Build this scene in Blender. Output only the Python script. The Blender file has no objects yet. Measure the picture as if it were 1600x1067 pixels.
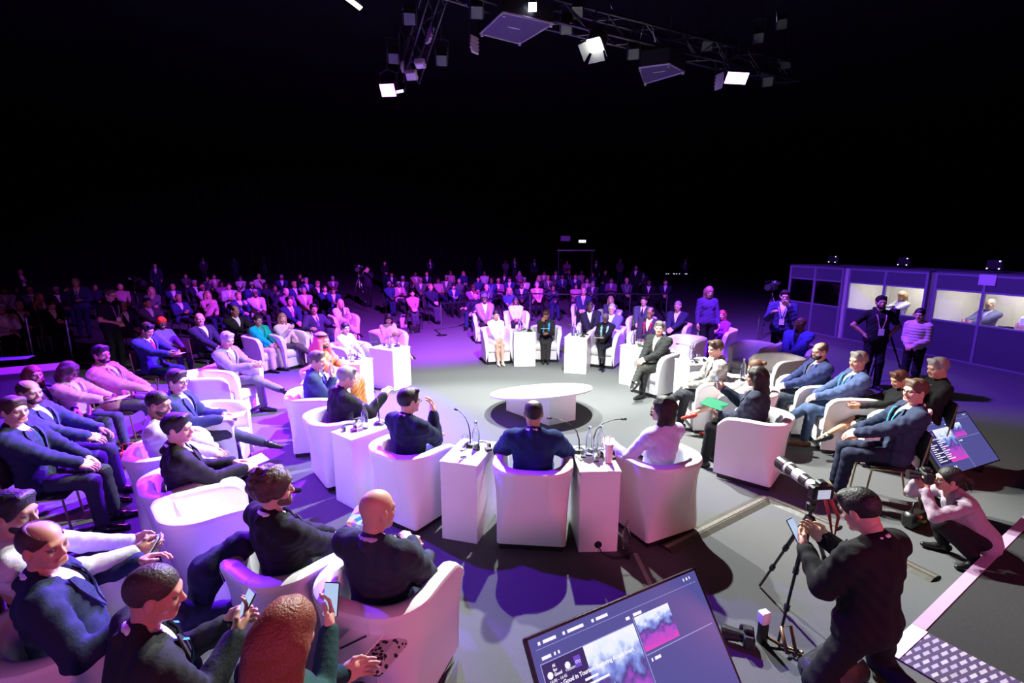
import bpy, math, random
import numpy as np
from mathutils import Vector, Matrix
random.seed(7); rng = np.random.default_rng(7)
SC = bpy.context.scene
COL = SC.collection
R = math.radians
# ------------------------------------------------------------------ camera
FPX, PITCH, ROLL, CH = 780.0, .1921, .001, 2.736
def axes():
    f = Vector((0, math.cos(PITCH), -math.sin(PITCH))); u = Vector((0, math.sin(PITCH), math.cos(PITCH))); x = Vector((1, 0, 0))
    return math.cos(ROLL)*x + math.sin(ROLL)*u, -math.sin(ROLL)*x + math.cos(ROLL)*u, f
AX, AU, AF = axes()
cam = bpy.data.objects.new('camera', bpy.data.cameras.new('camera')); COL.objects.link(cam)
cam.matrix_world = Matrix(((AX.x, AU.x, -AF.x, 0), (AX.y, AU.y, -AF.y, 0), (AX.z, AU.z, -AF.z, CH), (0, 0, 0, 1)))
cam.data.sensor_width = 36; cam.data.lens = FPX/1600*36; cam.data.clip_end = 200; cam.data.clip_start = .05
SC.camera = cam
def P(px, py, z=0.0):
    d = AF*FPX + AX*(px-800) + AU*(533.5-py)
    return Vector((0, 0, CH)) + d*((z-CH)/d.z)
def PD(px, py, y):
    d = AF*FPX + AX*(px-800) + AU*(533.5-py)
    return Vector((0, 0, CH)) + d*(y/d.y)
# ------------------------------------------------------------------ world and light
w = bpy.data.worlds.new('world'); SC.world = w; w.use_nodes = True
w.node_tree.nodes['Background'].inputs[0].default_value = (.35, .28, .6, 1); w.node_tree.nodes['Background'].inputs[1].default_value = .030
vs = SC.view_settings; vs.view_transform = 'Standard'; vs.look = 'None'; vs.gamma = 1; vs.exposure = 0.0; vs.use_curve_mapping = False
def spot(name, loc, tgt, power, col, size, blend=.3, rad=.12):
    l = bpy.data.lights.new(name, 'SPOT'); l.energy = power; l.color = col; l.spot_size = R(size); l.spot_blend = blend; l.shadow_soft_size = rad
    o = bpy.data.objects.new(name, l); COL.objects.link(o); o.location = loc
    o.rotation_euler = (Vector(tgt)-Vector(loc)).to_track_quat('-Z', 'Y').to_euler(); return o
TC = Vector((.53, 7.8, 0))
WHT = (.93, 1, .93); PUR = (.42, .04, 1); VIO = (.5, .12, 1); PNK = (1, .34, .72)
spot('key_spot', (1.25, 8.2, 5.6), (.4, 6.6, .3), 4600, WHT, 98, .35, .05)
spot('key_spot_second', (-.5, 8.9, 5.6), (-.2, 5.6, .3), 3200, WHT, 88, .35, .05)
spot('key_spot_far', (.6, 6.4, 5.6), (.8, 10.6, .3), 3000, WHT, 60, .5, .07)
spot('key_spot_right', (0.1, 8.6, 5.6), (4.8, 5.8, .3), 2600, (1, .95, .85), 52, .5, .07)
spot('key_spot_left', (-.6, 8.6, 5.6), (-5.0, 9.4, .4), 1900, WHT, 42, .5, .07)
spot('purple_wash_left', (-2.4, 10.2, 5.5), (-5.2, 6.0, 0), 30000, (.20, .015, 1), 84, .5, .12)
spot('violet_wash_side', (-6.8, 7.6, 6.0), (-2.7, 5.3, 0), 9000, (.17, .012, 1), 52, .6, .10)
spot('purple_wash_far', (-.5, 10.4, 5.5), (-3.2, 16, .6), 16000, (.42, .05, 1), 92, .6, .12)
spot('purple_wash_far_right', (3.9, 9.5, 5.5), (4.2, 15.0, .4), 7000, (.30, .06, 1), 84, .6, .12)
spot('purple_wash_right', (4.2, 9.4, 5.5), (8.8, 11.6, 1.2), 5200, (.22, .06, 1), 86, .6, .12)
spot('magenta_wash_left', (-8.8, 12.5, 5.5), (-5.4, 6.0, .8), 1500, (1, .08, .65), 64, .5, .12)
spot('pink_fill_house', (4.2, -4.8, 3.1), (.8, 5.4, .5), 1450, (1, .20, .55), 62, .6, .9)
spot('lavender_fill_house', (-5.8, -3.6, 3.0), (.0, 6.0, .5), 380, (.42, .22, 1), 66, .6, .8)
spot('warm_side_light', (10.5, .5, 3.4), (3.0, 4.4, .8), 520, (1, .20, .14), 56, .6, .6)
# ------------------------------------------------------------------ materials
MATS = {}
def mat(name, col, rough=.6, metal=0, noise=.0, scale=40, bump=0, emit=None, es=0, spec=.5, trans=0):
    if name in MATS: return MATS[name]
    m = bpy.data.materials.new(name); m.use_nodes = True; nt = m.node_tree; b = nt.nodes['Principled BSDF']
    b.inputs['Base Color'].default_value = (*col, 1); b.inputs['Roughness'].default_value = rough; b.inputs['Metallic'].default_value = metal
    b.inputs['Specular IOR Level'].default_value = spec
    if noise or bump:
        tc = nt.nodes.new('ShaderNodeTexCoord'); n = nt.nodes.new('ShaderNodeTexNoise'); n.inputs['Scale'].default_value = scale; n.inputs['Detail'].default_value = 3
        nt.links.new(tc.outputs['Object'], n.inputs['Vector'])
        if noise:
            mx = nt.nodes.new('ShaderNodeMixRGB'); mx.inputs[1].default_value = (*[c*(1-noise) for c in col], 1); mx.inputs[2].default_value = (*[min(1, c*(1+noise)) for c in col], 1)
            nt.links.new(n.outputs['Fac'], mx.inputs[0]); nt.links.new(mx.outputs[0], b.inputs['Base Color'])
        if bump:
            bp = nt.nodes.new('ShaderNodeBump'); bp.inputs['Strength'].default_value = bump; bp.inputs['Distance'].default_value = .01
            nt.links.new(n.outputs['Fac'], bp.inputs['Height']); nt.links.new(bp.outputs[0], b.inputs['Normal'])
    if emit: b.inputs['Emission Color'].default_value = (*emit, 1); b.inputs['Emission Strength'].default_value = es
    if trans: b.inputs['Transmission Weight'].default_value = trans; b.inputs['IOR'].default_value = 1.45
    MATS[name] = m; return m
def cloth(col):
    col = tuple(round(c, 3) for c in col)
    return mat('cloth_%d_%d_%d' % tuple(int(c*1000) for c in col), col, .85, 0, .22, 55, .25, spec=.2)
def skinm(col): return mat('skin_%d_%d' % (col[0]*1000, col[2]*1000), col, .5, 0, .08, 30, spec=.35)
def hairm(col): return mat('hair_%d_%d' % (col[0]*1000, col[1]*1000), col, .5, 0, .35, 90, .6, spec=.4)
WHITE = mat('white_leatherette', (.80, .78, .79), .38, 0, .02, 18, .05)
WTAB = mat('white_laminate', (.82, .80, .81), .3, 0, .015, 8)
BLACK = mat('black_plastic', (.012, .012, .014), .4, 0, .2, 30)
DMET = mat('dark_metal', (.03, .03, .035), .35, .6, .15, 25)
CHR = mat('steel', (.6, .6, .62), .25, 1, .05, 20)
SHOE = mat('black_leather', (.012, .011, .012), .3, 0, .2, 30)
BSHOE = mat('brown_leather', (.16, .07, .035), .35, 0, .2, 30)
PAPER = mat('paper', (.8, .8, .78), .7, 0, .02, 5)
# ------------------------------------------------------------------ object helpers
def tag(o, label=None, cat=None, group=None, kind=None):
    if label: o['label'] = label
    if cat: o['category'] = cat
    if group: o['group'] = group
    if kind: o['kind'] = kind
    return o
def empty(name, loc=(0, 0, 0), rz=0, label=None, cat=None, group=None):
    o = bpy.data.objects.new(name, None); COL.objects.link(o); o.location = loc; o.rotation_euler = (0, 0, rz); o.empty_display_size = .1
    return tag(o, label, cat, group)
def newmesh(name, V, faces, mats, mi=None, smooth=True):
    me = bpy.data.meshes.new(name)
    if isinstance(faces, np.ndarray):
        V = np.asarray(V, np.float32); n = len(faces); k = faces.shape[1]
        me.vertices.add(len(V)); me.vertices.foreach_set('co', V.ravel())
        me.loops.add(n*k); me.loops.foreach_set('vertex_index', faces.astype(np.int32).ravel())
        me.polygons.add(n); me.polygons.foreach_set('loop_start', np.arange(0, n*k, k, dtype=np.int32)); me.polygons.foreach_set('loop_total', np.full(n, k, np.int32))
        if mi is not None: me.polygons.foreach_set('material_index', np.asarray(mi, np.int32))
        me.update(calc_edges=True)
    else:
        me.from_pydata([tuple(v) for v in V], [], faces)
        if mi is not None: me.polygons.foreach_set('material_index', np.asarray(mi, np.int32))
    for m in (mats if isinstance(mats, (list, tuple)) else [mats]): me.materials.append(m)
    if smooth: me.polygons.foreach_set('use_smooth', np.ones(len(me.polygons), bool))
    me.update(); return me
def link(name, me, parent=None, loc=None, rot=None, mw=None):
    o = bpy.data.objects.new(name, me); COL.objects.link(o)
    if parent: o.parent = parent
    if mw is not None: o.matrix_local = mw
    else:
        if loc is not None: o.location = loc
        if rot is not None: o.rotation_euler = rot
    return o
def copy_tree(o, parent=None):
    c = o.copy(); COL.objects.link(c)
    if parent: c.parent = parent
    for ch in list(o.children): copy_tree(ch, c)
    return c
class MB:
    def __init__(s): s.V = []; s.F = []; s.M = []; s.cm = 0
    def add(s, V, F):
        o = len(s.V); s.V += [tuple(v) for v in V]; s.F += [tuple(i+o for i in f) for f in F]; s.M += [s.cm]*len(F); return s
    def m(s, i): s.cm = i; return s
    def box(s, a, b, bev=0, mtx=None):
        x0, y0, z0 = a; x1, y1, z1 = b
        if bev:
            e = bev; V = []; F = []
            for z, i in ((z0, e), (z0+e, 0), (z1-e, 0), (z1, e)):
                for x, y in ((x0+e, y0+i), (x1-e, y0+i), (x1-i, y0+e), (x1-i, y1-e), (x1-e, y1-i), (x0+e, y1-i), (x0+i, y1-e), (x0+i, y0+e)): V.append((x, y, z))
            for r in range(3):
                for k in range(8): F.append((r*8+k, r*8+(k+1) % 8, r*8+8+(k+1) % 8, r*8+8+k))
            F.append(tuple(range(7, -1, -1))); F.append(tuple(range(24, 32)))
        else:
            V = [(x0, y0, z0), (x1, y0, z0), (x1, y1, z0), (x0, y1, z0), (x0, y0, z1), (x1, y0, z1), (x1, y1, z1), (x0, y1, z1)]
            F = [(3, 2, 1, 0), (4, 5, 6, 7), (0, 1, 5, 4), (1, 2, 6, 5), (2, 3, 7, 6), (3, 0, 4, 7)]
        if mtx is not None: V = [mtx @ Vector(v) for v in V]
        return s.add(V, F)
    def tube(s, pts, r, n=8, cap=True):
        pts = [Vector(p) for p in pts]; rs = r if isinstance(r, (list, tuple)) else [r]*len(pts); V = []; F = []; up = None
        for i, p in enumerate(pts):
            t = (pts[min(i+1, len(pts)-1)]-pts[max(i-1, 0)]).normalized()
            if up is None: up = t.orthogonal().normalized()
            up = (up - t*up.dot(t)).normalized(); q = t.cross(up)
            for k in range(n):
                a = 2*math.pi*k/n; V.append(p + (up*math.cos(a)+q*math.sin(a))*rs[i])
        for i in range(len(pts)-1):
            for k in range(n): F.append((i*n+k, i*n+(k+1) % n, (i+1)*n+(k+1) % n, (i+1)*n+k))
        if cap: F.append(tuple(range(n-1, -1, -1))); F.append(tuple((len(pts)-1)*n+k for k in range(n)))
        return s.add(V, F)
    def lathe(s, prof, n=20, c=(0, 0, 0)):
        V = []; F = []
        for r, z in prof:
            for k in range(n): a = 2*math.pi*k/n; V.append((c[0]+r*math.cos(a), c[1]+r*math.sin(a), c[2]+z))
        for i in range(len(prof)-1):
            for k in range(n): F.append((i*n+k, i*n+(k+1) % n, (i+1)*n+(k+1) % n, (i+1)*n+k))
        F.append(tuple(range(n-1, -1, -1))); F.append(tuple((len(prof)-1)*n+k for k in range(n)))
        return s.add(V, F)
    def quad(s, a, b, c, d): return s.add([a, b, c, d], [(0, 1, 2, 3)])
    def prism(s, poly, z0, z1):
        n = len(poly); V = [(x, y, z0) for x, y in poly]+[(x, y, z1) for x, y in poly]
        return s.add(V, [tuple(range(n-1, -1, -1)), tuple(range(n, 2*n))]+[(k, (k+1) % n, n+(k+1) % n, n+k) for k in range(n)])
    def mesh(s, name, mats, smooth=False): return newmesh(name, s.V, s.F, mats, s.M, smooth)
    def obj(s, name, mats, parent=None, smooth=False, loc=None, rot=None): return link(name, s.mesh(name, mats, smooth), parent, loc, rot)
def sharp(o, ang=40):
    me = o.data; me.polygons.foreach_set('use_smooth', np.ones(len(me.polygons), bool)); me.set_sharp_from_angle(angle=R(ang)); return o
# ------------------------------------------------------------------ implicit surfaces
def cap(a, b, ra, rb=None, k=.03, m=0, sub=False): return ('c', np.array(a, float), np.array(b, float), ra, ra if rb is None else rb, k, m, sub)
def ell(c, r, Rm=None, k=.03, m=0, sub=False): return ('e', np.array(c, float), np.array(r, float), None if Rm is None else np.array(Rm, float), 0, k, m, sub)
def pdist(p, X):
    if p[0] == 'c':
        a, b, ra, rb = p[1:5]; ab = b-a; l = ab@ab+1e-12
        t = np.clip(((X-a)@ab)/l, 0, 1); d = X-a-t[:, None]*ab
        return np.sqrt((d*d).sum(1))-(ra+(rb-ra)*t)
    if p[0] == 'e':
        d = X-p[1]
        if p[3] is not None: d = d@p[3]
        q = d/p[2]; k0 = np.sqrt((q*q).sum(1))+1e-9; q2 = d/(p[2]*p[2]); k1 = np.sqrt((q2*q2).sum(1))+1e-9
        return k0*(k0-1)/k1
    return p[1](X)
def ev(prims, X, off=0, fold=0):
    d = None
    for p in prims:
        e = pdist(p, X)
        if p[7]:
            k = p[5]; e2 = -e; h = np.maximum(k-np.abs(d-e2), 0)/k; d = np.maximum(d, e2)+h*h*k*.25
        elif d is None: d = e
        else:
            k = p[5]; h = np.maximum(k-np.abs(d-e), 0)/k; d = np.minimum(d, e)-h*h*k*.25
    d = d-off
    if fold:
        d = d+fold*(np.sin(X[:, 0]*47+X[:, 2]*31+np.sin(X[:, 1]*23)*1.5)*np.sin(X[:, 1]*41-X[:, 2]*37+X[:, 0]*13))
    return d
def snet(F, org, h):
    S = F < 0; nx, ny, nz = F.shape
    cnt = np.zeros((nx-1, ny-1, nz-1), np.int8); cor = [(i, j, k) for i in (0, 1) for j in (0, 1) for k in (0, 1)]
    for i, j, k in cor: cnt += S[i:nx-1+i, j:ny-1+j, k:nz-1+k]
    I = np.argwhere((cnt > 0) & (cnt < 8))
    vid = np.full(cnt.shape, -1, np.int32); vid[I[:, 0], I[:, 1], I[:, 2]] = np.arange(len(I))
    vals = {c: F[I[:, 0]+c[0], I[:, 1]+c[1], I[:, 2]+c[2]] for c in cor}
    acc = np.zeros((len(I), 3)); n = np.zeros(len(I))
    for c in cor:
        for ax in range(3):
            if c[ax]: continue
            c2 = list(c); c2[ax] = 1; a = vals[c]; b = vals[tuple(c2)]; x = (a < 0) != (b < 0)
            t = np.where(x, a/np.where(x, a-b, 1), 0); pt = np.array(c, float)[None].repeat(len(I), 0); pt[:, ax] += t
            acc[x] += pt[x]; n[x] += 1
    V = (I+acc/n[:, None])*h+org; Q = []
    for ax in range(3):
        A = S.take(range(0, S.shape[ax]-1), ax); B = S.take(range(1, S.shape[ax]), ax)
        E = np.argwhere(A != B); o1, o2 = [q for q in range(3) if q != ax]
        E = E[(E[:, o1] > 0) & (E[:, o2] > 0) & (E[:, o1] < F.shape[o1]-1) & (E[:, o2] < F.shape[o2]-1)]
        def g(d1, d2):
            e = E.copy(); e[:, o1] -= d1; e[:, o2] -= d2; return vid[e[:, 0], e[:, 1], e[:, 2]]
        q = np.stack([g(1, 1), g(0, 1), g(0, 0), g(1, 0)], 1)
        fl = A[E[:, 0], E[:, 1], E[:, 2]]
        if ax == 1: fl = ~fl
        q[~fl] = q[~fl][:, ::-1]; Q.append(q)
    return V, np.concatenate(Q)
def sdfmesh(prims, h, off=0, fold=0, pad=.03, clip=None):
    lo = np.array([9., 9, 9]); hi = -lo
    for p in prims:
        if p[7]: continue
        if p[0] == 'c': r = max(p[3], p[4]); a = np.minimum(p[1], p[2])-r; b = np.maximum(p[1], p[2])+r
        elif p[0] == 'e': r = p[2] if p[3] is None else p[2].max(); a = p[1]-r; b = p[1]+r
        lo = np.minimum(lo, a); hi = np.maximum(hi, b)
    lo -= pad+max(off, 0); hi += pad+max(off, 0)
    bs = 6; nb = np.ceil((hi-lo)/(h*bs)).astype(int); N = nb*bs+1
    F = np.full(N, 1.0, np.float32)
    c = np.stack(np.meshgrid(*[np.arange(n) for n in nb], indexing='ij'), -1).reshape(-1, 3)
    cen = lo+(c+.5)*bs*h; d = ev(prims, cen, off); rad = bs*h*.87*1.25+fold+.02
    full = np.where(d < 0, -1.0, 1.0)
    Fb = full.reshape(nb)
    F[:-1, :-1, :-1] = np.repeat(np.repeat(np.repeat(Fb, bs, 0), bs, 1), bs, 2)
    act = c[np.abs(d) < rad]; o = np.arange(bs+1); oo = np.stack(np.meshgrid(o, o, o, indexing='ij'), -1).reshape(-1, 3)
    for s in range(0, len(act), 400):
        idx = (act[s:s+400, None]*bs+oo[None]).reshape(-1, 3)
        X = lo+idx*h; v = ev(prims, X, off, fold)
        if clip is not None: v = np.maximum(v, clip(X))
        F[idx[:, 0], idx[:, 1], idx[:, 2]] = v
    F[0] = F[-1] = 1; F[:, 0] = F[:, -1] = 1; F[:, :, 0] = F[:, :, -1] = 1
    V, Q = snet(F, lo, h)
    mi = None
    pm = [p for p in prims if not p[7]]
    if len({p[6] for p in pm}) > 1:
        C = V[Q].mean(1); D = np.stack([pdist(p, C) for p in pm], 1); mi = np.array([p[6] for p in pm])[D.argmin(1)]
    return V, Q, mi
# ------------------------------------------------------------------ head, hair and hand forms (+Y forward, origin at the neck root)
def head_prims(fem):
    j = .9 if fem else 1
    return [ell((0, -.014, .150), (.076, .096, .086)), ell((0, .022, .085), (.060*j, .066, .075*j), k=.04), cap((-.02, .070, .034), (.02, .070, .034), .021*j, k=.03),
            cap((-.036, .076, .141), (.036, .076, .141), .012, k=.02), ell((-.042, .058, .095), (.022, .022, .026), k=.02), ell((.042, .058, .095), (.022, .022, .026), k=.02),
            cap((0, .084, .128), (0, .103, .093), .0075, .0135, k=.012), cap((-.012, .092, .086), (.012, .092, .086), .0085, k=.01),
            ell((-.031, .100, .122), (.019, .018, .012), k=.014, sub=True), ell((.031, .100, .122), (.019, .018, .012), k=.014, sub=True),
            ell((-.031, .074, .121), (.0145, .0125, .0115), k=.004, m=2), ell((.031, .074, .121), (.0145, .0125, .0115), k=.004, m=2),
            cap((-.021, .084, .061), (.021, .084, .061), .0085, k=.01, m=1), cap((-.016, .083, .053), (.016, .083, .053), .0085, k=.01, m=1),
            ell((-.079, -.004, .113), (.011, .021, .033), k=.008), ell((.079, -.004, .113), (.011, .021, .033), k=.008),
            cap((0, -.020, .07), (0, -.016, -.035), .053*j, .054*j, k=.04)]
def hp(style):
    cut = [ell((0, .125, .085), (.098, .098, .098), k=.015, sub=True), ell((0, -.02, -.04), (.2, .2, .095), k=.015, sub=True)]
    cr = lambda g, dz=0: ell((0, -.018, .153+dz), (.076+g, .096+g, .088+g))
    if style == 'short': return [cr(.011), cap((-.045, .05, .215), (.04, .055, .222), .022, k=.03)]+cut
    if style == 'crop': return [cr(.005)]+cut
    if style == 'bald': return [cr(.0055)]+cut+[ell((0, .05, .25), (.068, .115, .075), k=.02, sub=True)]
    if style == 'curly': return [cr(.026)]+[ell((.075*math.cos(a)*math.cos(b), -.03+.095*math.sin(a)*math.cos(b), .16+.09*math.sin(b)), (.027, .027, .027), k=.01) for a in np.arange(0, 6.28, .52) for b in (-.5, -.1, .35, .8, 1.2) if not (math.sin(a) > .5 and b < .6)]+[cut[0], ell((0, -.02, -.06), (.2, .2, .095), k=.015, sub=True)]
    if style == 'long': return [cr(.016), ell((0, -.055, .04), (.092, .062, .15), k=.05), cap((-.075, -.01, .12), (-.085, .02, -.12), .034, .022, k=.03), cap((.075, -.01, .12), (.085, .02, -.12), .034, .022, k=.03), cap((-.04, -.08, .1), (-.03, -.10, -.19), .05, .035, k=.05), cap((.04, -.08, .1), (.03, -.10, -.19), .05, .035, k=.05), ell((0, .125, .08), (.080, .09, .105), k=.015, sub=True)]
    if style == 'verylong': return [cr(.018), ell((0, -.06, .0), (.105, .06, .2), k=.05), cap((-.08, -.03, .1), (-.09, -.02, -.2), .045, .03, k=.05), cap((.08, -.03, .1), (.09, -.02, -.2), .045, .03, k=.05), cap((0, -.1, .1), (0, -.12, -.28), .075, .05, k=.06), ell((0, .125, .08), (.080, .09, .105), k=.015, sub=True)]
    if style == 'bob': return [cr(.018), ell((0, -.05, .05), (.098, .068, .10), k=.04), cap((-.08, .0, .12), (-.083, .015, .0), .030, k=.03), cap((.08, .0, .12), (.083, .015, .0), .030, k=.03), ell((0, .125, .08), (.083, .09, .105), k=.015, sub=True)]
    if style == 'bun': return [cr(.010), ell((0, -.135, .17), (.035, .035, .035), k=.02)]+cut
    if style == 'tail': return [cr(.010), cap((0, -.11, .15), (0, -.17, .10), .03, .028, k=.03), cap((0, -.17, .10), (.02, -.18, -.10), .028, .014, k=.03)]+cut
    if style == 'wavy': return [cr(.03), cap((-.09, .0, .16), (-.10, .0, .02), .045, .04, k=.04), cap((.09, .0, .16), (.10, .0, .02), .045, .04, k=.04), ell((0, -.08, .04), (.11, .07, .13), k=.05), ell((0, .130, .08), (.075, .09, .105), k=.015, sub=True)]
    if style == 'turban': return [cr(.018, .02), cap((-.06, .06, .19), (.05, .07, .21), .024, k=.02), cap((.06, .05, .18), (-.03, .07, .22), .022, k=.02), ell((0, .125, .07), (.12, .10, .09), k=.015, sub=True), ell((0, -.02, 0), (.2, .2, .095), k=.015, sub=True)]
    if style == 'cap': return [cr(.02), cap((-.045, .095, .185), (.045, .095, .185), .016, k=.03), ell((0, -.02, .02), (.2, .2, .145), k=.01, sub=True)]
    if style == 'scarf': return [cr(.02), ell((0, -.04, .04), (.115, .09, .15), k=.06), cap((-.09, .02, .12), (-.11, .07, -.14), .03, .05, k=.05), cap((.09, .02, .12), (.11, .07, -.14), .03, .05, k=.05), cap((-.10, -.08, .0), (.10, -.08, 0), .07, k=.06), ell((0, .13, .085), (.072, .09, .10), k=.015, sub=True)]
    if style == 'beard': return [ell((0, .024, .070), (.0635, .0695, .066)), cap((-.020, .070, .032), (.020, .070, .032), .026, k=.03), ell((0, .08, .13), (.12, .09, .052), k=.012, sub=True), ell((0, .098, .058), (.024, .03, .010), k=.006, sub=True), ell((0, -.06, .06), (.12, .07, .2), k=.01, sub=True)]
FORMS = {}
def head_form(fem, q):
    k = ('h', fem, q)
    if k not in FORMS: FORMS[k] = sdfmesh(head_prims(fem), q)
    return FORMS[k]
def hair_mesh(style, q, m):
    k = ('hair', style, q)
    if k not in FORMS:
        if style in ('curly', 'wavy', 'verylong', 'long', 'short', 'bob'): FORMS[k] = sdfmesh(hp(style), q, fold={'short': .0022, 'curly': .009}.get(style, .004))
        else: FORMS[k] = sdfmesh(hp(style), q)
    kk = k+(m.name,)
    if kk not in FORMS: V, Q, _ = FORMS[k]; FORMS[kk] = newmesh('hair', V, Q, m)
    return FORMS[kk]
def hand_form(pose, q):       # right hand: wrist at 0, fingers +Y, palm faces -Z, thumb at -X
    k = ('hand', pose, q)
    if k in FORMS: return FORMS[k]
    bend = {'relax': (.35, .5, .35), 'grip': (.8, .95, .6), 'flat': (.08, .12, .1), 'fist': (1.3, 1.4, .9)}[pose]
    pr = [cap((0, -.06, 0), (0, .0, 0), .026, .025, k=.02), ell((0, .045, 0), (.041, .056, .016), k=.03), cap((-.028, .02, -.004), (-.012, .06, -.002), .018, .012, k=.02), ell((.022, .03, -.006), (.016, .03, .012), k=.02)]
    for i, (x, L) in enumerate(((-.031, .040), (-.0105, .045), (.0105, .042), (.031, .033))):
        p = np.array([x, .088-abs(x)*.25+(.0 if i else -.002), 0]); a = 0; spread = (x)*1.2
        for s, (b, l) in enumerate(zip(bend, (L, L*.62, L*.5))):
            a += b; q2 = p+np.array([spread*l*.8, math.cos(a)*l, -math.sin(a)*l]); pr.append(cap(p, q2, .0088-.0007*s, .0083-.0009*s, k=.005)); p = q2
    t0 = np.array([-.028, .018, -.004]); t1 = np.array([-.055, .048, -.018]); t2 = np.array([-.056, .078, -.028 if pose != 'flat' else -.012]); t3 = np.array([-.048 if pose != 'flat' else -.058, .098, -.034 if pose != 'flat' else -.012])
    pr += [cap(t0, t1, .015, .012, k=.014), cap(t1, t2, .0115, .010, k=.005), cap(t2, t3, .010, .008, k=.005)]
    FORMS[k] = sdfmesh(pr, q); return FORMS[k]
def nrm(v): v = np.asarray(v, float); return v/(np.linalg.norm(v)+1e-9)
def ik(a, t, l1, l2, pole):
    a = np.array(a, float); t = np.array(t, float); d = t-a; L = np.linalg.norm(d); u = d/L
    if L > (l1+l2)*.995: t = a+u*(l1+l2)*.995; L = (l1+l2)*.995
    x = (l1*l1-l2*l2+L*L)/(2*L); h = math.sqrt(max(l1*l1-x*x, 0)); p = np.array(pole, float); p = nrm(p-u*(p@u)); return a+u*x+p*h, t
# arm targets in the person's frame at scale 1 (right hand given, left hand given); seated z measured with hips at .53
ARMS = {
 'lap': ((.07, .30, .66), (-.07, .30, .66)), 'clasp': ((.045, .32, .70), (-.045, .33, .69)), 'hold': ((.09, .36, .80), (-.08, .37, .78)),
 'rest': ((.29, .24, .80), (-.29, .24, .80)), 'wide': ((.12, .26, .78), (-.12, .26, .78)), 'chinR': ((.07, .21, .95), (-.05, .26, .72)), 'chinL': ((.05, .26, .72), (-.07, .21, .95)),
 'faceR': ((.08, .20, 1.02), (-.05, .25, .75)), 'faceL': ((.05, .25, .75), (-.08, .20, 1.02)), 'cross': ((.03, .20, .82), (-.03, .23, .79)), 'knee': ((.13, .40, .70), (-.11, .40, .68)),
 'restR': ((.30, .24, .80), (-.06, .28, .68)), 'restL': ((.06, .28, .68), (-.30, .24, .80)), 'phoneR': ((.12, .34, .95), (-.05, .28, .68)), 'write': ((.10, .33, .76), (-.14, .30, .74)),
 'down': ((.24, .06, .86-.39), (-.24, .04, .86-.39)), 'hips': ((.19, .03, .60), (-.19, .03, .60)), 'camera': ((.08, .26, 1.07), (-.09, .27, 1.06)), 'front': ((.06, .2, .62), (-.06, .2, .62)),
 'pan': ((.18, .34, .86), (-.12, .30, 1.0)), 'foldS': ((.03, .2, .84), (-.03, .23, .81)), 'text': ((.06, .30, .84), (-.09, .31, .80)), 'phoneC': ((-.12, .26, .95), (-.10, .30, .70)), 'camlow': ((.08, .48, 1.00), (-.09, .49, .98)),
 'reach': ((.20, .42, .95), (-.1, .3, .7)),
}
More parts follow.
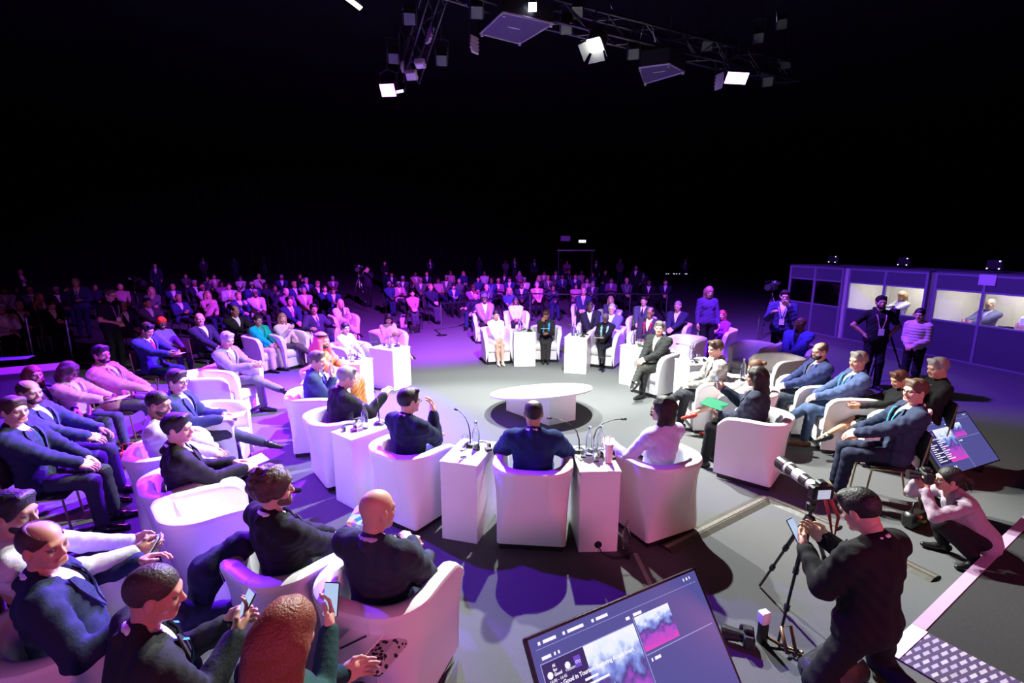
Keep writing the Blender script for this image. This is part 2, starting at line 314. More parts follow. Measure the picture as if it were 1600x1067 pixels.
def person(label, pos, yaw, legs='flat', arms='lap', head=(0, 0), lean=8, top='suit', col=(.02, .025, .05), tcol=(.02, .022, .035), shirt=(.75, .75, .78), tie=None, hair='short', hcol=(.02, .015, .012), skin=(.55, .30, .20), fem=False,
           beard=None, glasses=False, lanyard=None, badge=False, q=.011, scale=1.05, shoe=None, stand=False, twist=0, fat=1.0, hand='relax', headset=False, group=None, seat=.505, scarf=None, collar=True, side=0, bare=False, name='person', heel=False, hscale=.99, aim=None):
    S = scale; hz = (.93 if stand else seat)
    if legs in ('crouch',): hz = .26
    if legs == 'kneel': hz = .48
    hipc = np.array([0, -.06 if not stand else 0, hz]); Lr = R(lean); Tr = R(twist)
    u = nrm([math.sin(R(side)), -math.sin(Lr), math.cos(Lr)]); f0 = nrm(np.array([-math.sin(Tr), math.cos(Tr), 0])); r = nrm(np.cross(f0, u)); f = np.cross(u, r)
    B = np.stack([r, f, u], 1); T = lambda x, y, z: hipc+B@np.array([x, y, z])
    fm = .9 if fem else 1.0; sw = .190*fm
    def dz(t): # arm targets follow the hips
        t = np.array(t, float); t[2] += hz-.53; return t
    J = {}
    for s, n in ((1, 'R'), (-1, 'L')):
        J['sh'+n] = T(s*sw, -.005, .445)
        tgt = dz(ARMS[arms][0 if s > 0 else 1])
        if arms not in ('down',): tgt = tgt+np.array([0, -.0, 0])
        pole = {'wide': (s*1, -.2, -.5), 'hips': (s*1, -.5, .2), 'rest': (s*.6, -.5, -1), 'cross': (s*.7, .1, -1), 'camera': (s*.8, .1, -1), 'camlow': (s*.8, .1, -1), 'foldS': (s*.7, .1, -1)}.get(arms, (s*.45, -.55, -1))
        J['el'+n], J['wr'+n] = ik(J['sh'+n], tgt, .285*fm**.5, .25*fm**.5, pole)
        J['hip'+n] = hipc+np.array([s*.088, 0, 0])
    hipR, hipL = J['hipR'], J['hipL']
    toe = {}
    def leg(n, ank, pole=(0, .5, 1), td=(0, 1, 0)):
        J['kn'+n], J['an'+n] = ik(J['hip'+n], ank, .43, .42, pole); toe[n] = nrm(td)
    g = hz-.53
    if stand:
        leg('R', (.10, .0, .085), (0, 1, 0), (.2, 1, 0)); leg('L', (-.10, .03, .085), (0, 1, 0), (-.2, 1, 0))
    elif legs == 'flat': leg('R', (.12, .40, .085)); leg('L', (-.12, .42, .085), td=(-.12, 1, 0))
    elif legs == 'flatout': leg('R', (.17, .50, .085), td=(.25, 1, 0)); leg('L', (-.16, .46, .085), td=(-.2, 1, 0))
    elif legs == 'close': leg('R', (.055, .42, .085)); leg('L', (-.055, .43, .085))
    elif legs == 'cross':
        leg('L', (-.07, .42, .085)); leg('R', (-.13, .70, .34), (.25, .3, 1), (-.1, .85, -.35))
    elif legs == 'crossL':
        leg('R', (.07, .42, .085)); leg('L', (.13, .70, .34), (-.25, .3, 1), (.1, .85, -.35))
    elif legs == 'ankle':
        leg('L', (-.10, .42, .085)); leg('R', (-.22, .50, .56), (.9, .5, .4), (-.2, .75, .35))
    elif legs == 'ankleL':
        leg('R', (.10, .42, .085)); leg('L', (.22, .50, .56), (-.9, .5, .4), (.2, .75, .35))
    elif legs == 'crouch':
        leg('R', (.15, .16, .085), (.2, 1, .8), (.1, 1, 0)); leg('L', (-.14, .04, .12), (-.2, 1, .1), (-.1, 1, -.3))
    elif legs == 'kneel':
        leg('R', (.13, -.40, .10), (.2, 1, .3), (.0, -.3, -1)); leg('L', (-.12, -.36, .10), (-.2, 1, .3), (0, -.3, -1))
    nb = T(0, -.015, .47); hd = T(0, .018, .545)
    hy, hpch = R(head[0]), R(head[1])
    Hf = nrm([-math.sin(hy)*math.cos(hpch), math.cos(hy)*math.cos(hpch), -math.sin(hpch)]); 
    # turn with the torso
    ct, st = math.cos(Tr), math.sin(Tr); Hf = np.array([Hf[0]*ct-Hf[1]*st, Hf[0]*st+Hf[1]*ct, Hf[2]])
    Hr = nrm(np.cross(Hf, [0, 0, 1])); Hu = np.cross(Hr, Hf); HB = np.stack([Hr, Hf, Hu], 1); hs = hscale*(.97 if fem else 1)
    Ho = hd
    near = q <= .012
    if aim:
        Hc = (Ho+HB@np.array([0, 0, .125])*hs)*S; w_ = P(aim[0], aim[1], float(Hc[2])); cy_, sy_ = math.cos(yaw), math.sin(yaw)
        pos = Vector((w_.x-(cy_*Hc[0]-sy_*Hc[1]), w_.y-(sy_*Hc[0]+cy_*Hc[1]), 0))
    mskin = skinm(skin); mlip = mat('lips', (.42, .14, .12), .45, 0, .05, 20); meye = mat('eyes', (.16, .13, .12), .25, 0, .1, 20)
    root_m = Matrix.Translation(pos) @ Matrix.Rotation(yaw, 4, 'Z') @ Matrix.Scale(S, 4)
    skirt = top in ('dress',); bare = bare or skirt; short = top in ('tshirt',)
    # ---- body: one skin surface, finer at head and hands
    thin = [ell(T(0, 0, .02), (.14, .10, .10), B), ell(T(0, 0, .18), (.12, .09, .15), B, k=.06), ell(T(0, 0, .35), (.135, .09, .13), B, k=.06), cap(T(-.11, -.01, .43), T(.11, -.01, .43), .045, k=.05), cap(nb-.04*u, hd+.03*u-.012*f, .056*fm, .052*fm, k=.04)]
    for n in 'RL':
        a0 = .034 if not short else .042
        thin += [cap(J['sh'+n], J['el'+n], a0+.004, a0, k=.03), cap(J['el'+n], J['wr'+n], a0, .025, k=.02)]
        if bare: thin += [cap(J['hip'+n], J['kn'+n], .075*fm, .052*fm, k=.03), cap(J['kn'+n], J['kn'+n]*.6+J['an'+n]*.4-np.array([0, .012, 0]), .05*fm, .054*fm, k=.03), cap(J['kn'+n]*.6+J['an'+n]*.4-np.array([0, .012, 0]), J['an'+n], .052*fm, .033*fm, k=.03), cap(J['an'+n], J['an'+n]+toe[n]*.12-np.array([0, 0, .045]), .033, .022, k=.02)]
        else: thin += [cap(J['hip'+n], J['kn'+n], .055, .045, k=.03), cap(J['kn'+n], J['an'+n], .042, .032, k=.02)]
    V, Q, _ = sdfmesh(thin, max(q, .012)); Vs = [V]; Qs = [Q]; Ms = [np.zeros(len(Q), int)]; nv = len(V)
    hq = .0055 if q < .0105 else (.007 if q < .013 else .012)
    hV, hQ, hM = head_form(fem, hq); Vs.append(Ho+(hV*hs)@HB.T); Qs.append(hQ+nv); Ms.append(hM); nv += len(hV)
    for s, n in ((1, 'R'), (-1, 'L')):
        kq = .0036 if q < .0105 else (.0045 if q < .013 else .008)
        if arms in ('cross', 'foldS'): hand = 'fist'
        hm = hand if isinstance(hand, str) else hand[0 if s > 0 else 1]
        V, Q, _ = hand_form(hm, kq); V = V.copy()*1.04*(.92 if fem else 1)
        fd = nrm(J['wr'+n]-J['el'+n]); pn = np.array([-s*.5, .1, -.85])
        if arms in ('hold', 'phoneR', 'text', 'phoneC'): pn = np.array([-s*.8, -.3, .35])
        if arms in ('camera', 'camlow'): pn = np.array([-s*.9, -.1, .1])
        if arms in ('chinR', 'faceR') and s > 0: pn = np.array([-.4, -.9, .1])
        if arms in ('chinL', 'faceL') and s < 0: pn = np.array([.4, -.9, .1])
        if arms == 'down': pn = np.array([-s, 0, 0]); 
        Z = nrm(-(pn-fd*(pn@fd))); Xx = np.cross(fd, Z)
        if s < 0: V[:, 0] *= -1; Q = Q[:, ::-1]
        Bh = np.stack([Xx, fd, Z], 1); Vs.append(J['wr'+n]+V@Bh.T); Qs.append(Q+nv); Ms.append(np.zeros(len(Q), int)); nv += len(V)
    me = newmesh(name, np.concatenate(Vs), np.concatenate(Qs), [mskin, mlip, meye], np.concatenate(Ms))
    root = link(name, me); root.matrix_world = root_m; tag(root, label, 'person', group)
    # ---- clothing
    ft = fat
    torso = [ell(T(0, .0, .03), (.172*fm*ft**.5, .130*ft, .12), B), ell(T(0, .012*ft, .17), (.162*fm*ft**.5, .124*ft, .15), B, k=.07), ell(T(0, .0, .35), (.188*fm, .130*ft**.5, .162), B, k=.07),
             cap(T(-sw+.03, -.012, .448), T(sw-.03, -.012, .448), .058, k=.05), cap(T(-.13, -.02, .465), T(-.02, -.022, .515), .042, .045, k=.05), cap(T(.13, -.02, .465), T(.02, -.022, .515), .042, .045, k=.05)]
    if fem: torso += [ell(T(-.07, .085, .33), (.06, .05, .06), k=.04), ell(T(.07, .085, .33), (.06, .05, .06), k=.04)]
    def sleeves(ra, rb, rc, frac=1.0, k=.035):
        o = []
        for n in 'RL':
            o.append(cap(J['sh'+n], J['el'+n], ra, rb, k=k))
            if frac >= 1: o.append(cap(J['el'+n], J['wr'+n]-nrm(J['wr'+n]-J['el'+n])*.012, rb, rc, k=.02))
        return o
    mtop = cloth(col)
    if isinstance(hand, str) and arms in ('cross', 'foldS'): pass
    if top == 'suit':
        V, Q, mi = sdfmesh(torso[:6], max(q, .011), off=-.007); link('shirt', newmesh('shirt', V, Q, cloth(shirt)), root)
        cf = [cap(J['wr'+n]-nrm(J['wr'+n]-J['el'+n])*.03, J['wr'+n]+nrm(J['wr'+n]-J['el'+n])*.004, .032, .031) for n in 'RL']
        if near:
            for c_ in cf: V, Q, _ = sdfmesh([c_], .009); link('shirt_cuff', newmesh('shirt_cuff', V, Q, cloth(shirt)), root)
            rg = [T(.063*math.sin(a), -.006-.060*math.cos(a), .520+.028*math.cos(a)) for a in np.linspace(-2.7, 2.7, 13)]
            V, Q, _ = sdfmesh([cap(rg[i], rg[i+1], .0135, k=.01) for i in range(12)], .0075)
            link('shirt_collar', newmesh('shirt_collar', V, Q, cloth(shirt)), root)
        Bi = B.T
        def vcut(X):
            L = (X-hipc)@B; return np.where(L[:, 1] > -.0, (L[:, 2]-.235)*.25-np.abs(L[:, 0]), -1.0)
        pr = torso+sleeves(.071, .061, .046)+[cap(T(-.115*fm, .03, -.02), T(.115*fm, .03, -.02), .09, k=.08)]
        if near: pr += [cap(T(-.075, .055, .445), T(-.072, -.03, .500), .016, k=.015), cap(T(-.072, -.03, .500), T(0, -.085, .512), .018, k=.012), cap(T(0, -.085, .512), T(.072, -.03, .500), .018, k=.012), cap(T(.072, -.03, .500), T(.075, .055, .445), .016, k=.015), cap(T(-.062, .095, .42), T(-.02, .125*ft, .23), .011, .008, k=.02), cap(T(.062, .095, .42), T(.02, .125*ft, .23), .011, .008, k=.02)]
        V, Q, _ = sdfmesh(pr, q, off=.008, fold=.0065 if near else .003, clip=vcut); link('jacket', newmesh('jacket', V, Q, mtop), root)
    elif top == 'dress':
        kn = (J['knR']+J['knL'])/2
        pr = torso+sleeves(.048, .042, .034)+[cap(J['hipR'], J['knR']*.85+J['hipR']*.15, .098, .078, k=.09), cap(J['hipL'], J['knL']*.85+J['hipL']*.15, .098, .078, k=.09)]
        V, Q, _ = sdfmesh(pr, q, off=.002, fold=.004); link('dress', newmesh('dress', V, Q, mtop), root)
    elif top == 'abaya':
        pr = torso+sleeves(.068, .066, .062)+[cap(J['hipR'], J['knR'], .11, .10, k=.12), cap(J['hipL'], J['knL'], .11, .10, k=.12), cap(J['knR'], J['anR'], .10, .12, k=.14), cap(J['knL'], J['anL'], .10, .12, k=.14)]
        V, Q, _ = sdfmesh(pr, q, off=.006, fold=.007); link('robe', newmesh('robe', V, Q, mtop), root)
    elif top == 'tshirt':
        o = [cap(J['sh'+n], J['sh'+n]*.35+J['el'+n]*.65, .056, .052, k=.035) for n in 'RL']
        V, Q, _ = sdfmesh(torso+o+[cap(T(-.10*fm, .01, -.03), T(.10*fm, .01, -.03), .085, k=.08)], q, off=.003, fold=.004); link('tshirt', newmesh('tshirt', V, Q, mtop), root)
    elif top == 'puffer':
        def ring(X): L = (X-hipc)@B; return -1+0*X[:, 0]
        pr = torso[:6]+sleeves(.058, .052, .042)
        V, Q, _ = sdfmesh(pr, q, off=.006); L = (V-hipc)@B; amp = .010*np.abs(np.sin(L[:, 2]*math.pi/.055)); c0 = T(0, 0, 0); ax = V-(c0+np.outer(L[:, 2], u)); ax /= np.linalg.norm(ax, axis=1)[:, None]+1e-6
        V = V+ax*(amp[:, None]-.006); link('puffer_jacket', newmesh('puffer_jacket', V, Q, mtop), root)
    else:  # sweater, shirt, blouse
        nm = {'shirt': 'shirt', 'blouse': 'blouse', 'cardigan': 'cardigan'}.get(top, 'sweater')
        pr = torso+sleeves(.060, .052, .040)+[cap(T(-.10*fm, .01, -.03), T(.10*fm, .01, -.03), .08, k=.08), cap(T(-.055, -.02, .515), T(.055, -.02, .515), .03, k=.03)]
        V, Q, _ = sdfmesh(pr, q, off=.003, fold=.0045); link(nm, newmesh(nm, V, Q, mtop), root)
    if not bare and top != 'abaya':
        pr = [ell(hipc+np.array([0, 0, -.01]), (.165*fm, .13, .115)), ]
        for n in 'RL': pr += [cap(J['hip'+n], J['kn'+n], .092*fm, .068, k=.06), cap(J['kn'+n], J['an'+n]*.93+J['kn'+n]*.07, .066, .056, k=.03)]
        V, Q, _ = sdfmesh(pr, max(q, .011), fold=.004); link('trousers', newmesh('trousers', V, Q, cloth(tcol)), root)
    # ---- shoes
    if ('shoe', 0) not in FORMS:
        V, Q, _ = sdfmesh([cap((0, -.045, -.045), (0, .06, -.05), .036, .036), cap((0, .06, -.055), (0, .17, -.058), .036, .026, k=.02), cap((0, -.01, -.05), (0, .0, .02), .040, .036, k=.02)], .009, clip=lambda X: -X[:, 2]-.083)
        FORMS[('shoe', 0)] = (V, Q)
    ms = shoe or SHOE; kk = ('shoe', ms.name)
    if kk not in FORMS: FORMS[kk] = newmesh('shoe', *FORMS[('shoe', 0)], ms)
    for n in 'RL':
        fd = toe[n]; up = np.array([0, 0, 1.]); 
        sh = nrm(J['kn'+n]-J['an'+n])
        if abs(fd[2]) > .05: up = sh
        rr = nrm(np.cross(fd, up)); uu = np.cross(rr, fd); sc = .92 if fem else 1.08
        M = Matrix(((rr[0]*sc, fd[0]*sc, uu[0]*sc, J['an'+n][0]), (rr[1]*sc, fd[1]*sc, uu[1]*sc, J['an'+n][1]), (rr[2]*sc, fd[2]*sc, uu[2]*sc, J['an'+n][2]), (0, 0, 0, 1)))
        link('shoe', FORMS[kk], root, mw=M)
    # ---- head wear and small things
    HM = Matrix([[HB[i][0]*hs, HB[i][1]*hs, HB[i][2]*hs, Ho[i]] for i in range(3)]+[[0, 0, 0, 1]])
    hq2 = .006 if q < .0105 else (.008 if q < .013 else .013)
    if hair: link({'turban': 'turban', 'scarf': 'headscarf', 'cap': 'flat_cap'}.get(hair, 'hair'), hair_mesh(hair, hq2, hairm(hcol) if hair not in ('turban', 'scarf', 'cap') else cloth(hcol)), root, mw=HM)
    if beard: link('beard', hair_mesh('beard', hq2, hairm(beard)), root, mw=HM)
    if glasses:
        b = MB()
        for s in (-1, 1):
            c = (s*.032, .101, .121); b.tube([(c[0]+.022*math.cos(a), c[1], c[2]+.016*math.sin(a)) for a in np.arange(0, 6.4, .52)], .0022, 5); b.tube([(s*.054, .10, .124), (s*.078, .07, .126), (s*.084, -.005, .124)], .0022, 5)
        b.tube([(-.010, .104, .124), (.010, .104, .124)], .002, 5); b.obj('glasses', BLACK, root).matrix_local = HM
    if headset:
        b = MB(); b.tube([(.088*math.sin(a)*1.0, -.015, .13+.105*math.cos(a)) for a in np.arange(-1.6, 1.65, .2)], .006, 6)
        for s in (-1, 1): b.tube([(s*.078, -.012, .12), (s*.103, -.012, .12)], .032, 10)
        b.obj('headset', BLACK, root).matrix_local = HM
    if hair == 'scarf' and hcol[0] > .3 and not fem:
        b = MB(); 
        for zz in (.205, .218): b.tube([(.093*math.cos(a), -.02+.112*math.sin(a), zz) for a in np.arange(0, 6.5, .3)], .008, 6)
        b.obj('agal_cord', BLACK, root).matrix_local = HM
    def surf(x, z, pr, off=.004):
        zs = T(x, 0, z); ys = np.linspace(.03, .30, 28); X = zs+np.outer(ys, f); d = ev(pr, X); i = np.argmax(d > off); return X[i] if d[i] > off else X[-1]
    if top == 'suit' and q <= .0125:
        lm = cloth(tuple(min(1, c*1.25+.004) for c in col))
        for s in (-1, 1):
            b = MB(); V = []; ins = ((.062, .475), (.053, .43), (.038, .37), (.021, .30), (.004, .235)); outs = ((.082, .482), (.112, .425), (.096, .37), (.058, .30), (.010, .225))
            for (xi, zi), (xo, zo) in zip(ins, outs):
                a_, c_ = surf(s*xi, zi, torso, .016)+f*.004, surf(s*xo, zo, torso, .016)+f*.004; V += [a_, c_, c_-f*.008, a_-f*.008]
            F = []
            for i in range(4): F += [(i*4+k_, i*4+(k_+1) % 4, i*4+4+(k_+1) % 4, i*4+4+k_) for k_ in range(4)]
            b.add(V, F+[(3, 2, 1, 0), (16, 17, 18, 19)]); b.obj('lapel', lm, root)
    if tie:
        pts = [surf(0, z, torso, -.002)+f*.004 for z in (.475, .46, .42, .36, .30, .25)]; ws = (.018, .014, .022, .028, .032, .034); b = MB()
        V = []; 
        for p, w_ in zip(pts, ws): V += [p-r*w_*.9, p+f*.008, p+r*w_*.9]
        F = []
        for i in range(len(pts)-1):
            for k_ in (0, 1): a = i*3+k_; F += [(a, a+1, a+4, a+3)]
        b.add(V, F); b.obj('tie', cloth(tie), root, True)
    if lanyard:
        tp = torso+[]; b = MB()
        for s in (-1, 1):
            pts = [T(s*.062, -.06, .525), T(s*.075, .0, .50)]+[surf(s*x, z, tp, .012)+f*(.018 if top == 'suit' else .004) for x, z in ((.072, .44), (.058, .36), (.038, .27), (.012, .19))]
            V = []
            for p in pts: V += [p-r*.009, p+r*.009]
            b.add(V, [(2*i, 2*i+1, 2*i+3, 2*i+2) for i in range(len(pts)-1)])
        b.obj('lanyard', cloth(lanyard), root)
        if badge:
            c = surf(0, .15, tp, .012)+f*.012; b = MB(); V = [c-r*.045-u*.06, c+r*.045-u*.06, c+r*.045+u*.06, c-r*.045+u*.06]; V += [v+f*.004 for v in V]
            b.add(V, [(0, 1, 2, 3), (7, 6, 5, 4), (0, 4, 5, 1), (1, 5, 6, 2), (2, 6, 7, 3), (3, 7, 4, 0)]); b.obj('badge', PAPER, root)
    if scarf:
        b = []
        for s in (-1, 1):
            pts = [T(0, -.075, .52), T(s*.07, -.03, .50), surf(s*.075, .42, torso, .005), surf(s*.07, .32, torso, .005), surf(s*.065, .20, torso, .005)]
            b += [cap(pts[i], pts[i+1], .026, k=.02) for i in range(4)]
        V, Q, _ = sdfmesh(b, .010, fold=.003); link('scarf', newmesh('scarf', V, Q, cloth(scarf)), root)
    J['root'] = np.zeros(3); J['Ho'] = Ho; J['HB'] = HB; J['f'] = f; J['S'] = S
    root_info = {k: (root_m @ Vector(tuple(float(c) for c in v))) for k, v in J.items() if k not in ('HB', 'f', 'S')}
    return root, root_info
def yaw_to(p, t): d = Vector(t)-Vector(p); return math.atan2(-d.x, d.y)
# ================================================================== the hall
def curtain(name, x0, y0, x1, y1, z1, m):
    n = int(math.hypot(x1-x0, y1-y0)/.16); d = Vector((x1-x0, y1-y0, 0)); nn = Vector((-d.y, d.x, 0)).normalized(); V = []; F = []
    for i in range(n+1):
        p = Vector((x0, y0, 0))+d*(i/n)+nn*(.10*math.sin(i*1.15)+.05*math.sin(i*.37)); V += [(p.x, p.y, 0), (p.x, p.y, z1)]
    F = [(2*i, 2*i+2, 2*i+3, 2*i+1) for i in range(n)]
    return tag(link(name, newmesh(name, V, F, m)), kind='structure')
MCUR = mat('black_drape', (.014, .014, .018), .95, 0, .35, 1.2, .2, spec=.05)
b = MB(); b.box((-36, -6, -.1), (36, 56, 0))
MFL = mat('grey_carpet', (.105, .105, .110), .95, 0, .28, 160, .35, spec=.1)
tag(b.obj('floor', MFL), kind='structure')
b = MB(); b.box((-36, -6, 11), (36, 56, 11.1)); tag(b.obj('ceiling', mat('black_ceiling', (.01, .01, .012), .95, 0, .2, 3)), kind='structure')
curtain('wall_back', -35.5, 54, 35.5, 54, 11, MCUR); curtain('wall_left', -34, -5.8, -34, 55.5, 11, MCUR); curtain('wall_right', 34, 55.5, 34, -5.8, 11, MCUR)
b = MB(); b.box((-36, -6.1, 0), (36, -6, 11)); tag(b.obj('wall_front', mat('black_ceiling', (.01, .01, .012))), kind='structure')
# ------------------------------------------------------------------ tub armchair
def tub_parts():
    N = 8; pts = {}
    def path(hx, yb, yf, rad):
        o = []
        for i in range(8): o.append((hx, yf+(yb+rad-yf)*i/8))
        for i in range(11): a = math.pi/2*i/10; o.append((hx-rad+rad*math.cos(a), yb+rad-rad*math.sin(a)))
        for i in range(1, 4): x = (hx-rad)*(1-i/2) ; o.append((x, yb)) if i < 3 else None
        h = o[:]; 
        return h+[(-x, y) for x, y in reversed(h[:-1])]
    def sm(t): return t*t*(3-2*t)
    lev = []
    for z in np.linspace(.06, .75, 9):
        t = sm((z-.06)/.69); tt = ((z-.06)/.69)**2
        lev.append((path(.315+.055*tt, -.31-.095*tt, .32-.02*tt, .035+.235*t), z, 0))
    lev.append((path(.372, -.408, .298, .275), .765, 0)); lev.append((path(.365, -.400, .295, .270), .785, 0)); lev.append((path(.345, -.380, .292, .255), .795, 0))
    lev.append((path(.300, -.330, .292, .225), .795, 0)); lev.append((path(.278, -.305, .294, .21), .785, 0)); lev.append((path(.266, -.290, .296, .205), .76, 0))
    for z in (.6, .42, .3): lev.append((path(.255, -.255, .298, .19), z, 0))
    V = []; F = []; n = len(lev[0][0])
    for pth, z, _ in lev:
        for x, y in pth:
            fr = max(0, (y+.1)/.4); V.append((x, y, z-(((.045*fr*fr+.07*max(0, (fr-.72)/.28)**2)*max(0, (z-.5)/.3)) if z > .5 else 0)))
    for i in range(len(lev)-1):
        for k in range(n-1): F.append((i*n+k, i*n+k+1, (i+1)*n+k+1, (i+1)*n+k))
    L = len(lev)
    for e, rev in ((0, 0), (n-1, 1)):
        idx = [i*n+e for i in range(L)]; F.append(tuple(idx[::-1] if not rev else idx))
    sh = newmesh('shell', V, F, WHITE, None, True); sh.set_sharp_from_angle(angle=R(38))
    b = MB(); b.box((-.262, -.262, .28), (.262, .315, .445), .028); seat = b.mesh('seat_cushion', WHITE, True); seat.set_sharp_from_angle(angle=R(50))
    b = MB(); b.box((-.262, -.25, .06), (.262, .285, .30), .01); fp = b.mesh('front_panel', WHITE)
    b = MB(); b.box((-.29, -.29, 0), (.29, .28, .065)); pl = b.mesh('base_plinth', BLACK)
    b = MB(); b.tube([(-.13, -.322, .07), (-.135, -.345, .4), (-.14, -.390, .66), (-.14, -.41, .76), (-.13, -.385, .797), (-.11, -.33, .797)], .0012, 5); b.tube([(.13, -.322, .07), (.135, -.345, .4), (.14, -.390, .66), (.14, -.41, .76), (.13, -.385, .797), (.11, -.33, .797)], .0012, 5)
    se = b.mesh('piping', WHITE)
    return sh, seat, fp, pl, se
TUB = tub_parts()
def tub(x, y, yaw, label, group=None):
    o = empty('tub_armchair', (x, y, 0), yaw, label, 'armchair', group)
    for me in TUB: link(me.name.split('.')[0], me, o)
    return o
# stacking conference chair
def conf_parts():
    b = MB(); b.box((-.23, -.22, .43), (.23, .23, .48), .02); s = b.mesh('seat', mat('black_fabric', (.012, .012, .016), .9, 0, .3, 80), True)
    b = MB(); b.box((-.22, -.27, .55), (.22, -.235, .88), .015); k = b.mesh('backrest', MATS['black_fabric'], True)
    fr = []
    for s_ in (-1, 1):
        b = MB(); b.tube([(s_*.235, .24, 0), (s_*.235, .20, .44), (s_*.235, -.20, .46), (s_*.225, -.26, .86)], .011, 8); b.tube([(s_*.235, -.28, 0), (s_*.235, -.18, .45)], .011, 8); fr.append(b.mesh('leg', mat('brass_frame', (.35, .27, .16), .35, .8, .1, 20)))
    return s, k, fr
CONF = conf_parts()
def conf(x, y, yaw, label, group=None, parts=True):
    o = empty('conference_chair', (x, y, 0), yaw, label, 'chair', group)
    link('seat', CONF[0], o); link('backrest', CONF[1], o); [link('leg', f, o) for f in CONF[2]]
    return o
# side tables
def side_table(x, y, yaw, label, w=.37, d=.58, h=.785, cable=False):
    o = empty('side_table', (x, y, 0), yaw, label, 'table')
    b = MB(); b.box((-w/2+.008, -d/2+.008, .0), (w/2-.008, d/2-.008, h-.025), .004); b.obj('pedestal', WTAB, o)
    b = MB(); b.box((-w/2, -d/2, h-.025), (w/2, d/2, h), .005); b.obj('tabletop', WTAB, o)
    if cable:
        b = MB(); b.lathe([(.034, 0), (.034, .004)], 20); c = b.obj('cable_port', BLACK, o); c.location = (0, -d/2+.007, .075); c.rotation_euler = (R(90), 0, 0)
        b = MB(); b.tube([(0, -d/2, .07), (.03, -d/2-.05, .02), (.12, -d/2-.10, .008), (.25, -d/2-.1, .008)], .006, 6); b.obj('cable', BLACK, o)
    return o
GLS = mat('clear_glass', (.92, .95, .96), .03, 0, .02, 5, trans=1.0)
def bottle_mesh():
    b = MB(); b.lathe([(.034, 0), (.037, .01), (.037, .16), (.03, .19), (.015, .22), (.013, .265), (.011, .265), (.013, .22), (.026, .188), (.033, .158), (.033, .012), (.001, .010)], 18); return sharp(b.obj('bottle_body', GLS))
def glass_mesh():
    b = MB(); b.lathe([(.028, 0), (.034, .115), (.031, .115), (.025, .012), (.001, .012)], 18); return sharp(b.obj('drinking_glass', GLS))
_bm = bottle_mesh(); _gm = glass_mesh(); BMESH = _bm.data; GMESH = _gm.data; bpy.data.objects.remove(_bm); bpy.data.objects.remove(_gm)
_b = MB(); _b.lathe([(.014, .262), (.014, .285)], 12); CAPM = _b.mesh('bottle_cap', CHR)
def bottle(x, y, z, label): o = link('water_bottle', BMESH, loc=(x, y, z)); tag(o, label, 'bottle'); link('bottle_cap', CAPM, o); return o
def dglass(x, y, z, label): return tag(link('drinking_glass', GMESH, loc=(x, y, z)), label, 'glass')
def mic(x, y, z, yaw, label):
    o = empty('gooseneck_microphone', (x, y, z), yaw, label, 'microphone')
    b = MB(); b.lathe([(.062, 0), (.062, .012), (.045, .028), (.016, .036)], 20); b.obj('base', BLACK, o)
    b = MB(); b.tube([(0, 0, .03), (0, .005, .12), (0, .03, .20), (0, .10, .26), (0, .20, .285), (0, .30, .285)], [.008, .007, .005, .004, .004, .004], 8); b.obj('neck', BLACK, o, True)
    b = MB(); b.tube([(0, .29, .285), (0, .34, .28)], [.009, .012], 10); b.obj('microphone_head', BLACK, o, True); return o
def receiver(x, y, z, yaw, label):
    o = empty('headphones', (x, y, z), yaw, label, 'headphones'); b = MB()
    b.tube([(.07*math.cos(a), .075*math.sin(a)+.02, .012+.015*math.sin(a)) for a in np.arange(0, 3.3, .3)], .006, 6); b.obj('headband', BLACK, o)
    for s in (-1, 1): b = MB(); b.tube([(s*.07, -.01, .022), (s*.045, -.01, .022)], .030, 12); b.obj('ear_cup', BLACK, o)
    b = MB(); b.box((.0, -.10, 0), (.055, -.03, .022), .004); b.obj('receiver', BLACK, o); return o
def flat(name, x, y, z, yaw, w, d, m, label, cat, tilt=0, h=.003):
    b = MB(); b.box((-w/2, -d/2, 0), (w/2, d/2, h)); return tag(b.obj(name, m, loc=(x, y, z), rot=(tilt, 0, yaw)), label, cat)
def tl(o, x, y, z=.787):    # a point in a table's frame
    c, s = math.cos(o.rotation_euler.z), math.sin(o.rotation_euler.z); return o.location.x+c*x-s*y, o.location.y+s*x+c*y, z
# ------------------------------------------------------------------ inner ring: chairs and people
def pol(ang, r): return TC.x+r*math.cos(R(ang)), TC.y+r*math.sin(R(ang))
NAVY = (.014, .022, .065); BLK = (.010, .010, .012); CHAR = (.030, .032, .040); GREY = (.12, .12, .13); BLUE = (.03, .05, .16); WSH = (.72, .72, .75)
LS = (.62, .37, .27); MS = (.42, .23, .15); BS = (.22, .11, .07); DS = (.09, .045, .030); DKH = (.012, .009, .008); BRH = (.055, .028, .015); GRH = (.25, .24, .24); BLH = (.35, .22, .11)
INFO = {}
def seat(key, label, cx, cy, yaw, clabel, ctype='tub', dy=0.0, **kw):
    if ctype == 'tub': tub(cx, cy, yaw, clabel)
    elif ctype == 'conf': conf(cx, cy, yaw, clabel)
    px, py = cx-math.sin(yaw)*dy, cy+math.cos(yaw)*dy
    if ctype == 'conf': kw.setdefault('seat', .54)
    _, inf = person(label, Vector((px, py, 0)), yaw, **kw); INFO[key] = inf; return inf
def hroot(px, py, yaw, zh=1.15, back=.17):
    p = P(px, py, zh); return p.x+(-math.sin(yaw))*back, p.y+math.cos(yaw)*back
